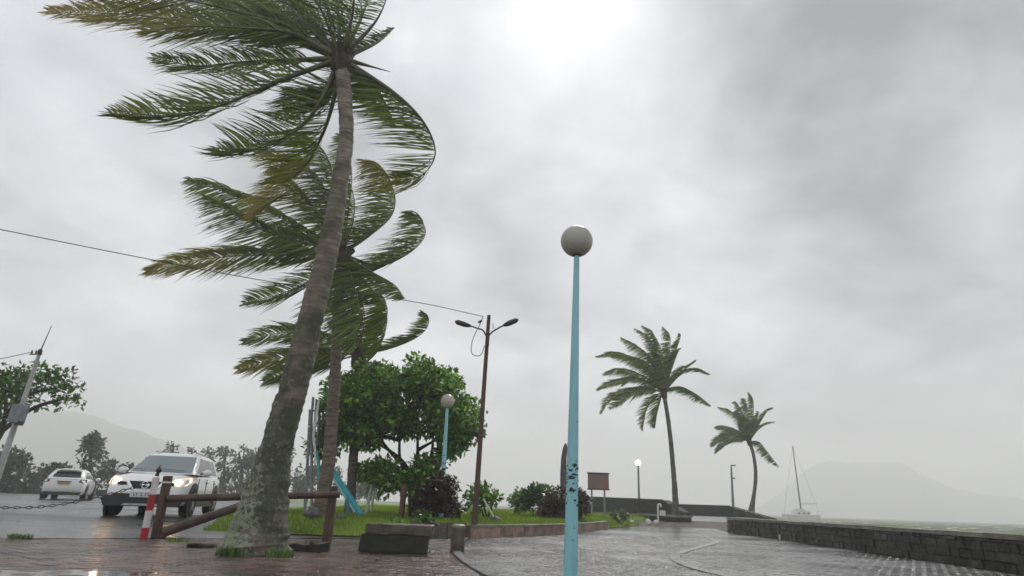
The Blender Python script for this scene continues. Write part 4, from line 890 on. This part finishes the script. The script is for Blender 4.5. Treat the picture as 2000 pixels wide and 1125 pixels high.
MB().tube([a-Vector((0, 0, .02)), a+Vector((0, 0, .34))], [.13, .11], 8).build('shaft', M['concrete'], t); MB().box(a+Vector((0, 0, .39)), (.3, .3, .08), jit=.01).build('cap', M['concrete'], t)
for px, py, Yq, lab in ((600, 996, 19, 'small white stone on the grass left of the dark boulder'), (1235, 1020, 32, 'small white stone at the far promenade edge below the lit lamp'), (1266, 1018, 32, 'taller white marker stone right of the lit lamp'), (1281, 1020, 32, 'second white marker stone right of the lit lamp')):
    a = at(px, py, Yq); a.z = gz(a.x, a.y)*.3 if Yq == 32 else .33; MB().sphere(a+Vector((0, 0, .08)), .11 if 'taller' not in lab else .14, 10, 7, sq=(1, .8, 1.2 if 'marker' in lab else .6), lump=.3).build('white_stone', M['white_paint'], smooth=60, label=lab, cat='stone')
# white bent pipe and box near the palm bed
a = at(1285, 1010, 33.5); a.z = .1; t = thing('water_standpipe', a, 'white bent standpipe with small white box left of the far palm', 'standpipe')
MB().tube(crom([a, at(1285, 990, 33.5), at(1287, 985, 33.5), at(1290, 986, 33.5), at(1291, 990, 33.5)], 5), .05, 8).build('pipe', M['white_paint'], t, smooth=60); MB().box(at(1294, 1002, 33.5), (.28, .2, .26)).build('meter_box', M['white_paint'], t)
# obelisk behind the big lamp
a = at(1102, 948, 26.5); bz = a.copy(); bz.z = .35; t = thing('stone_obelisk', bz, 'dark narrow standing stone rising behind the turquoise lamp post', 'monument')
r0 = .2; MB().tube([bz, at(1100, 925, 26.5), at(1101, 895, 26.5), at(1104, 875, 26.5), at(1105, 866, 26.5)], [.2, .14, .13, .12, .04], 7, wob=.3).build('shaft', M['rock'], t, smooth=30)
MB().box(bz+Vector((0, 0, .15)), (.8, .8, .3)).build('plinth', M['rock'], t)
# brown signboard
Ys = 34; a = at(1169, 1000, Ys); a.z = .1; t = thing('notice_board', a, 'faded brown notice board on two thin posts right of the turquoise lamp', 'signboard')
for x in (1156, 1181):
    q = at(x, 1005, Ys); q.z = .1; MB().tube([q, at(x-.5, 950, Ys)], .05, 8).build('post', M['grey_metal'], t)
c_ = at(1168.5, 940, Ys-.08); w_ = 41/1150*depth(c_); h_ = 30/1150*depth(c_)
MB().box(c_, (w_, .06, h_), M3=Matrix.Rotation(ROLL*.0, 3, 'Y')).build('panel', M['sign'], t)
for s in (-1, 1): MB().box(c_+Vector((0, -.02, s*h_/2)), (w_+.06, .1, .07)).build('frame', M['fibre'], t)
# distant lamp, two arms
a = at(1432, 985, 52); a.z = .8; t = thing('street_lamp', a, 'distant thin grey lamp post with two short arms between the far palms', 'street lamp')
MB().tube([at(1432, 990, 52), at(1428, 911, 52)], [.11, .07], 8).build('pole', M['grey_metal'], t); MB().box(at(1432, 909, 52), (.4, .15, .1)).build('lamp_head', M['grey_metal'], t); MB().box(at(1432, 934, 52), (.34, .12, .1)).build('bracket', M['grey_metal'], t)

# little white pipe end on sea wall
a = at(1522, 1044, 18.0)
MB().tube([a, a+Vector((0, 0, -.14))], .022, 8).build('drain_pipe', M['white_paint'], label='short white drain pipe on the face of the sea wall', cat='pipe')

# ------------------------------------------------------------------ boats
def boat():
    Yb = 150; c = at(1567, 1006, Yb); c.z = -.75; t = thing('sailboat', c, 'white sailboat with tilted bare mast moored beyond the sea wall', 'boat')
    K = 2.0; L_ = 4.3*K; b = MB(); rings = []
    for i in range(11):
        f = i/10; x = (f-.5)*L_; w = K*(.85*math.sin(math.pi*min(1, .25+f*.75))**.7*(1 if f < .95 else .5) + .02); dk = K*(.75+.15*abs(f-.4)*2)
        rings.append([(x, -w, dk), (x, -w*.9, .3), (x, -w*.3, -.15), (x, w*.3, -.15), (x, w*.9, .3), (x, w, dk)])
    for r in rings: b.v += [c+Vector(p) for p in r]
    for i in range(10):
        for k in range(6): a = i*6+k; e = i*6+(k+1) % 6; b.f.append((a, e, e+6, a+6))
    b.f.append(tuple(range(6))); b.f.append(tuple(range(60, 66))[::-1]); b.build('hull', M['white_paint'], t, smooth=40)
    MB().box(c+K*Vector((-.1, 0, .98)), (1.9*K, 1.0*K, .5*K)).box(c+K*Vector((-.3, 0, 1.3)), (1.0*K, .8*K, .35*K)).build('cabin', M['white_paint'], t)
    for x in (-.6, 0, .5): MB().box(c+K*Vector((x, -.51, .98)), (.25*K, .04, .16*K)).build('porthole', M['dark_glass'], t)
    m0 = at(1563, 985, Yb); m1 = at(1548, 871, Yb); MB().tube([Vector((m0.x, m0.y, c.z+1)), m0, m1], [.2, .18, .1], 8).build('mast', M['iron'], t, smooth=60)
    for q in ((-2.2, .8), (2.2, .9)): MB().tube([m1, c+K*Vector((q[0], 0, q[1]))], .025, 4).build('stay', M['grey_metal'], t)
    MB().tube([m0+Vector((0, 0, .1)), m0+Vector((4.0, 0, .3))], .16, 6).build('boom', M['white_paint'], t)
    MB().tube([c+K*Vector((2.1, -.6, .8)), c+K*Vector((2.1, -.6, 1.3)), c+K*Vector((2.1, .6, 1.3)), c+K*Vector((2.1, .6, .8))], .05, 6).build('pulpit_rail', M['white_paint'], t)
    Yd = 60; c2 = at(1568, 1012, Yd); c2.z = -.45; b = MB()
    for i in range(9):
        f = i/8; x = (f-.5)*1.9; w = .4*math.sin(math.pi*(.12+f*.8))+.02; b.v += [c2+Vector(p) for p in ((x, -w, .5+.15*abs(f-.5)), (x, -w*.6, .05), (x, w*.6, .05), (x, w, .5+.15*abs(f-.5)), (x, w*.85, .45), (x, 0, .25), (x, -w*.85, .45))]
    for i in range(8):
        for k in range(7): a = i*7+k; e = i*7+(k+1) % 7; b.f.append((a, e, e+7, a+7))
    b.f.append(tuple(range(7))); b.f.append(tuple(range(56, 63))[::-1]); b.build('dinghy', M['moss_dark'], smooth=40, label='small dark dinghy floating in front of the white sailboat', cat='boat')
boat()

# ------------------------------------------------------------------ cars
def car(kind, pos, yaw, label, extra):
    t = bpy.data.objects.new('parked_car' if kind == 'hatch' else 'crossover_car', None); COL.objects.link(t); tag(t, label, 'car')
    t['_o'] = (0, 0, 0)
    if kind == 'suv':
        st = [(-2.17, .70, .5, .86, .9), (-2.1, .82, .36, .95, 1.0), (-1.9, .88, .28, 1.0, 1.05), (-1.3, .905, .26, 1.02, 1.07), (0, .90, .26, .99, 1.03), (.95, .90, .26, .96, 1.06), (1.5, .895, .27, .93, 1.0), (1.85, .87, .27, .87, .93), (2.05, .81, .25, .77, .84), (2.16, .70, .27, .69, .74), (2.2, .55, .33, .62, .64)]
        ring = [(1.02, 1.28, -2.12, .80), (1.3, .78, -1.98, .725), (1.5, .42, -1.78, .65), (1.57, .12, -1.5, .56)]; roof = 1.60; wheels = [(1.35, .35), (-1.3, .35)]; wr = .345; clad = True
    else:
        st = [(-2.12, .68, .42, .72, .76), (-2.05, .80, .3, .86, .92), (-1.85, .86, .22, .94, .98), (-1.3, .885, .2, .96, 1.0), (0, .88, .2, .92, .96), (.95, .88, .2, .88, .95), (1.5, .86, .2, .8, .86), (1.9, .78, .22, .68, .72), (2.08, .6, .28, .6, .62)]
        ring = [(.94, 1.25, -2.02, .79), (1.15, .85, -1.85, .73), (1.34, .4, -1.55, .64), (1.42, .1, -1.35, .56)]; roof = 1.46; wheels = [(1.3, .32), (-1.25, .32)]; wr = .315; clad = False
    b = MB()
    for (x, w, zb, zs, zt) in st:
        half = [(0, zb), (w*.9, zb), (w, zb+.12), (w*1.0, zb+(zs-zb)*.6), (w*.985, zs-.07), (w*.93, zs), (w*.6, zt-.01), (0, zt)]
        b.v += [Vector((x, y, z)) for y, z in half] + [Vector((x, -y, z)) for y, z in half[-2:0:-1]]
    n = 14
    for i in range(len(st)-1):
        for k in range(n): a = i*n+k; e = i*n+(k+1) % n; b.f.append((a, e, e+n, a+n))
    b.f.append(tuple(range(n))[::-1]); b.f.append(tuple((len(st)-1)*n+k for k in range(n))); body = b.build('body', M['car_white'], t, smooth=38)
    # greenhouse
    b = MB(); m = 0
    for (z, xf, xr, w) in ring:
        P = [(xf, w*.55), (xf-.10, w*.9), (xf-.25, w), (xr+.25, w), (xr+.06, w*.9), (xr, w*.55)]; P = P + [(x, -y) for x, y in P[::-1]]; m = len(P); b.v += [Vector((x, y, z)) for x, y in P]
    for i in range(len(ring)-1):
        for k in range(m): a = i*m+k; e = i*m+(k+1) % m; b.f.append((a, e, e+m, a+m))
    tb_ = (len(ring)-1)*m; z, xf, xr, w = ring[-1]; b.v += [Vector((xf-.25, y, roof)) for y in (w*.5, -w*.5)] + [Vector((xr+.3, y, roof)) for y in (w*.5, -w*.5)]
    k = len(b.v)-4; A, B_, C_, D_ = k, k+1, k+2, k+3
    b.f += [(tb_+0, tb_+1, A), (tb_+1, tb_+2, A), (tb_+2, tb_+3, C_, A), (tb_+3, tb_+4, C_), (tb_+4, tb_+5, C_), (tb_+5, tb_+6, D_, C_), (tb_+6, tb_+7, D_), (tb_+7, tb_+8, D_), (tb_+8, tb_+9, B_, D_), (tb_+9, tb_+10, B_), (tb_+10, tb_+11, B_), (tb_+11, tb_+0, A, B_), (A, C_, D_, B_)]
    b.build('roof', M['car_white'], t, smooth=38)
    def gp(f, u, front=True):   # windshield point: f 0..1 bottom to top, u -1..1
        zs = [r[0] for r in ring[:3]]; z = zs[0]+.03 + (zs[2]-zs[0]-.04)*f; i = 0 if z < zs[1] else 1; q = (z-zs[i])/(zs[i+1]-zs[i])
        X = ring[i][1 if front else 2]*(1-q) + ring[i+1][1 if front else 2]*q; Wd = ring[i][3]*(1-q)+ring[i+1][3]*q; au = abs(u)
        dx = 0 if au < .55 else (.10*(au-.55)/.35 if au < .9 else .1+.15*(au-.9)/.1); return Vector((X + (-dx+.012 if front else dx*.8-.012), u*Wd, z + .0))
    for front, nm, gl in ((True, 'windscreen', 'glass'), (False, 'rear_window', 'dark_glass')):
        b = MB(); U_ = [-.9, -.55, 0, .55, .9]; Fv = [0, .45, 1]
        if not front: Fv = [.15, .5, .92]
        for f in Fv: b.v += [gp(f, u, front) for u in U_]
        for i in range(2):
            for k in range(4): a = i*5+k; b.f.append((a, a+1, a+6, a+5))
        b.build(nm, M[gl], t, smooth=60)
    for s in (-1, 1):
        def sp(x, f):
            zs = [r[0] for r in ring[:3]]; z = zs[0]+.05+(zs[2]-zs[0]-.09)*f; i = 0 if z < zs[1] else 1; q = (z-zs[i])/(zs[i+1]-zs[i]); return Vector((x, s*(ring[i][3]*(1-q)+ring[i+1][3]*q+.006), z))
        x1b, x1t = ring[0][1]-.42, ring[2][1]-.16; xrb, xrt = ring[0][2]+.42, ring[2][2]+.42
        for xb0, xb1, xt0, xt1 in ((x1b, .0, x1t, .0), (-.08, -1.0, -.08, -1.0), (-1.07, xrb, -1.07, xrt)):
            MB().quad(sp(xb0, 0), sp(xb1, 0), sp((xb1+xt1)/2, .45), sp((xb0+xt0)/2, .45)).quad(sp((xb0+xt0)/2, .45), sp((xb1+xt1)/2, .45), sp(xt1, 1), sp(xt0, 1)).build('side_window', M['dark_glass'], t)
        mz = ring[0][0]+.06; MB().sphere((.72, s*1.0, mz), .115, 12, 8, sq=(.7, 1.1, .75)).build('door_mirror', M['car_white'], t, smooth=60)
        MB().box((.72, s*.89, mz-.03), (.08, .1, .05)).build('mirror_arm', M['car_black'], t)
        for x in (.05, -.95, .98): MB().box((x, s*.902, .62), (.012, .012, .62)).build('door_seam', M['car_black'], t)
        for x in (-.1, -1.1): MB().box((x, s*.905, .85), (.18, .04, .03)).build('door_handle', M['car_white'], t)
        if clad: MB().box((0, s*.9, .30), (1.9, .05, .12)).build('sill_cladding', M['car_black'], t)
        for x, zc in wheels:
            ys = s*.885; hub = Vector((x, 0, wr)); arch = MB(); P = []
            k = 20; ro = wr+.105 if clad else wr+.06
            arch.prism([Vector((x+ro*math.cos(a), s*.86, wr+.02+ro*math.sin(a))) for a in [math.pi*2*q/k for q in range(k)]], (0, s, 0), .055).build('wheel_arch', M['car_black'], t)
            w = bpy.data.objects.new('wheel', None); COL.objects.link(w); w.parent = t; w['_o'] = (0, 0, 0)
            MB().tube([Vector((x, s*.69, wr)), Vector((x, s*.71, wr)), Vector((x, s*.90, wr)), Vector((x, s*.93, wr))], [wr-.03, wr, wr, wr-.03], 28).build('tyre', M['tyre'], w, smooth=40)
            rm = MB().tube([Vector((x, s*.92, wr)), Vector((x, s*.936, wr))], [wr*.3, wr*.22], 12)
            for q in range(5):
                a = q*2*math.pi/5+.3; rm.box(Vector((x+math.cos(a)*wr*.38, s*.932, wr+math.sin(a)*wr*.38)), (.06, .02, wr*.62), M3=Matrix.Rotation(math.pi/2-a, 3, 'Y'))
            rm.build('rim', M['rim'], w, smooth=30)
    extra(t, MB)
    t.location = pos; t.rotation_euler = (0, 0, yaw); return t
def suv_front(t, MB):
    # lower dark bumper, skid, grille, badge, plate
    MB().prism([Vector((2.0, y, z)) for y, z in ((-.78, .24), (.78, .24), (.86, .40), (.55, .52), (-.55, .52), (-.86, .40))], (1, 0, 0), .245).build('lower_bumper', M['car_black'], t)
    MB().prism([Vector((2.08, y, z)) for y, z in ((-.4, .26), (.4, .26), (.34, .30), (-.34, .30))], (1, 0, 0), .18).build('skid_plate', M['rim'], t)
    MB().prism([Vector((2.05, y, z)) for y, z in ((-.26, .62), (.26, .62), (.36, .80), (-.36, .80))], (1, 0, 0), .15).build('grille', M['car_black'], t)
    for s in (-1, 1):
        MB().prism([Vector((2.05, s*y, z)) for y, z in ((.44, .78), (.62, .79), (.62, .72), (.36, .66))], (1, 0, 0), .12).build('grille_wing', M['car_black'], t)
        MB().prism([Vector((2.08, s*y, z)) for y, z in ((.21, .60), (.27, .60), (.42, .81), (.36, .81))], (1, 0, 0), .135).build('chrome_blade', M['chrome'], t)
        h = MB(); h.v += [Vector(p) for p in ((2.09, s*.60, .70), (2.14, s*.56, .79), (2.03, s*.60, .86), (1.62, s*.86, .93), (1.70, s*.905, .84), (1.99, s*.84, .72), (1.95, s*.5, .76))]
        h.f += [(0, 1, 2, 5), (2, 3, 4, 5), (0, 5, 6), (1, 6, 2), (3, 6, 4), (0, 6, 1), (4, 6, 5), (2, 6, 3)]; h.build('headlight', M['headlamp_lit'], t)
        MB().sphere((2.075, s*.665, .79), .062, 12, 8, sq=(.7, 1, 1)).build('headlight_bulb', M['bulb'], t, smooth=60)
        MB().tube([Vector((2.1, s*.66, .47)), Vector((2.19, s*.66, .47))], .05, 12).build('fog_light', M['headlamp'], t)
        MB().tube([Vector((1.2, s*.45 + .1, 1.10)), Vector((1.15, s*.45 - .42, 1.13))], .008, 4).build('wiper', M['car_black'], t)
        MB().box((-.65, s*.5, 1.615), (1.5, .035, .03)).build('roof_rail', M['rim'], t)
    ring_ = [Vector((2.215, .075*math.cos(a), .72+.075*math.sin(a))) for a in [2*math.pi*k/16 for k in range(17)]]
    MB().tube(ring_, .012, 6, caps=False).box((2.22, 0, .72), (.02, .2, .03)).build('badge', M['chrome'], t, smooth=60)
    p = MB().box((2.26, 0, .50), (.02, .52, .12)).build('number_plate', M['plate_white'], t)
    for i, y in enumerate((-.18, -.12, -.02, .07, .13)):
        MB().box((2.272, y, .50), (.004, .012, .07)).box((2.272, y+.02, .53 if i % 2 else .475), (.004, .03, .012)).build('plate_character', M['car_black'], p)
def hatch_rear(t, MB):
    MB().box((-2.13, .0, .74), (.03, .5, .12)).build('number_plate', M['plate_yellow'], t)
    MB().box((-2.12, .0, .83), (.05, .6, .035)).build('boot_handle', M['car_black'], t)
    MB().prism([Vector((-2.14, y, z)) for y, z in ((-.72, .22), (.72, .22), (.78, .34), (-.78, .34))], (1, 0, 0), .25).build('rear_diffuser', M['car_black'], t)
    MB().box((-1.62, 0, 1.40), (.34, 1.1, .03)).build('spoiler', M['car_white'], t)
    for s in (-1, 1):
        h = MB(); h.v += [Vector(p) for p in ((-2.10, s*.60, .80), (-2.07, s*.62, .92), (-1.80, s*.88, .95), (-1.86, s*.895, .78), (-2.07, s*.80, .76), (-1.8, s*.6, .85))]
        h.f += [(0, 1, 4), (1, 2, 3, 4), (0, 4, 5), (4, 3, 5), (3, 2, 5), (2, 1, 5), (1, 0, 5)]; h.build('tail_light', M['tail'] if s > 0 else M['tail_dark'], t)
    MB().tube([Vector((-1.2, .0, 1.46)), Vector((-1.28, 0, 1.56))], .008, 5).build('aerial', M['car_black'], t)
car('suv', (-9.1, 17.0, .2), -math.pi/2 + .25, 'white crossover car with lit headlights driving toward the camera', suv_front)
car('hatch', (-22.5, 32.5, .3), math.pi/2 + .45, 'small white hatchback with yellow rear plate farther along the road', hatch_rear)

# low far wall/verge left of the hatchback
a0 = at(-60, 950, 58); MB().box(((a0.x+at(250, 950, 58).x)/2, 58, .35), (at(250, 950, 58).x-a0.x, .4, 1.0)).build('boundary_wall', M['dark_stone'], label='long low dark boundary wall beyond the road at far left', cat='wall')
# ------------------------------------------------------------------ haze
b = MB(); b.box((300, 1180, 70), (3600, 2480, 146)); hz_ = b.build('haze', M['soil'], kind='stuff')
hm = bpy.data.materials.new('haze'); hm.use_nodes = True; nt = hm.node_tree; nt.nodes.clear(); pv = nt.nodes.new('ShaderNodeVolumePrincipled'); pv.inputs['Color'].default_value = (.995, .995, .995, 1); pv.inputs['Density'].default_value = .0018; pv.inputs['Anisotropy'].default_value = .2
oo = nt.nodes.new('ShaderNodeOutputMaterial'); nt.links.new(pv.outputs[0], oo.inputs['Volume']); hz_.data.materials.clear(); hz_.data.materials.append(hm)
for o in bpy.data.objects:
    if '_o' in o: del o['_o']
print('pavers', na, nb, 'tris', sum(len(o.data.polygons) for o in bpy.data.objects if o.type == 'MESH'))
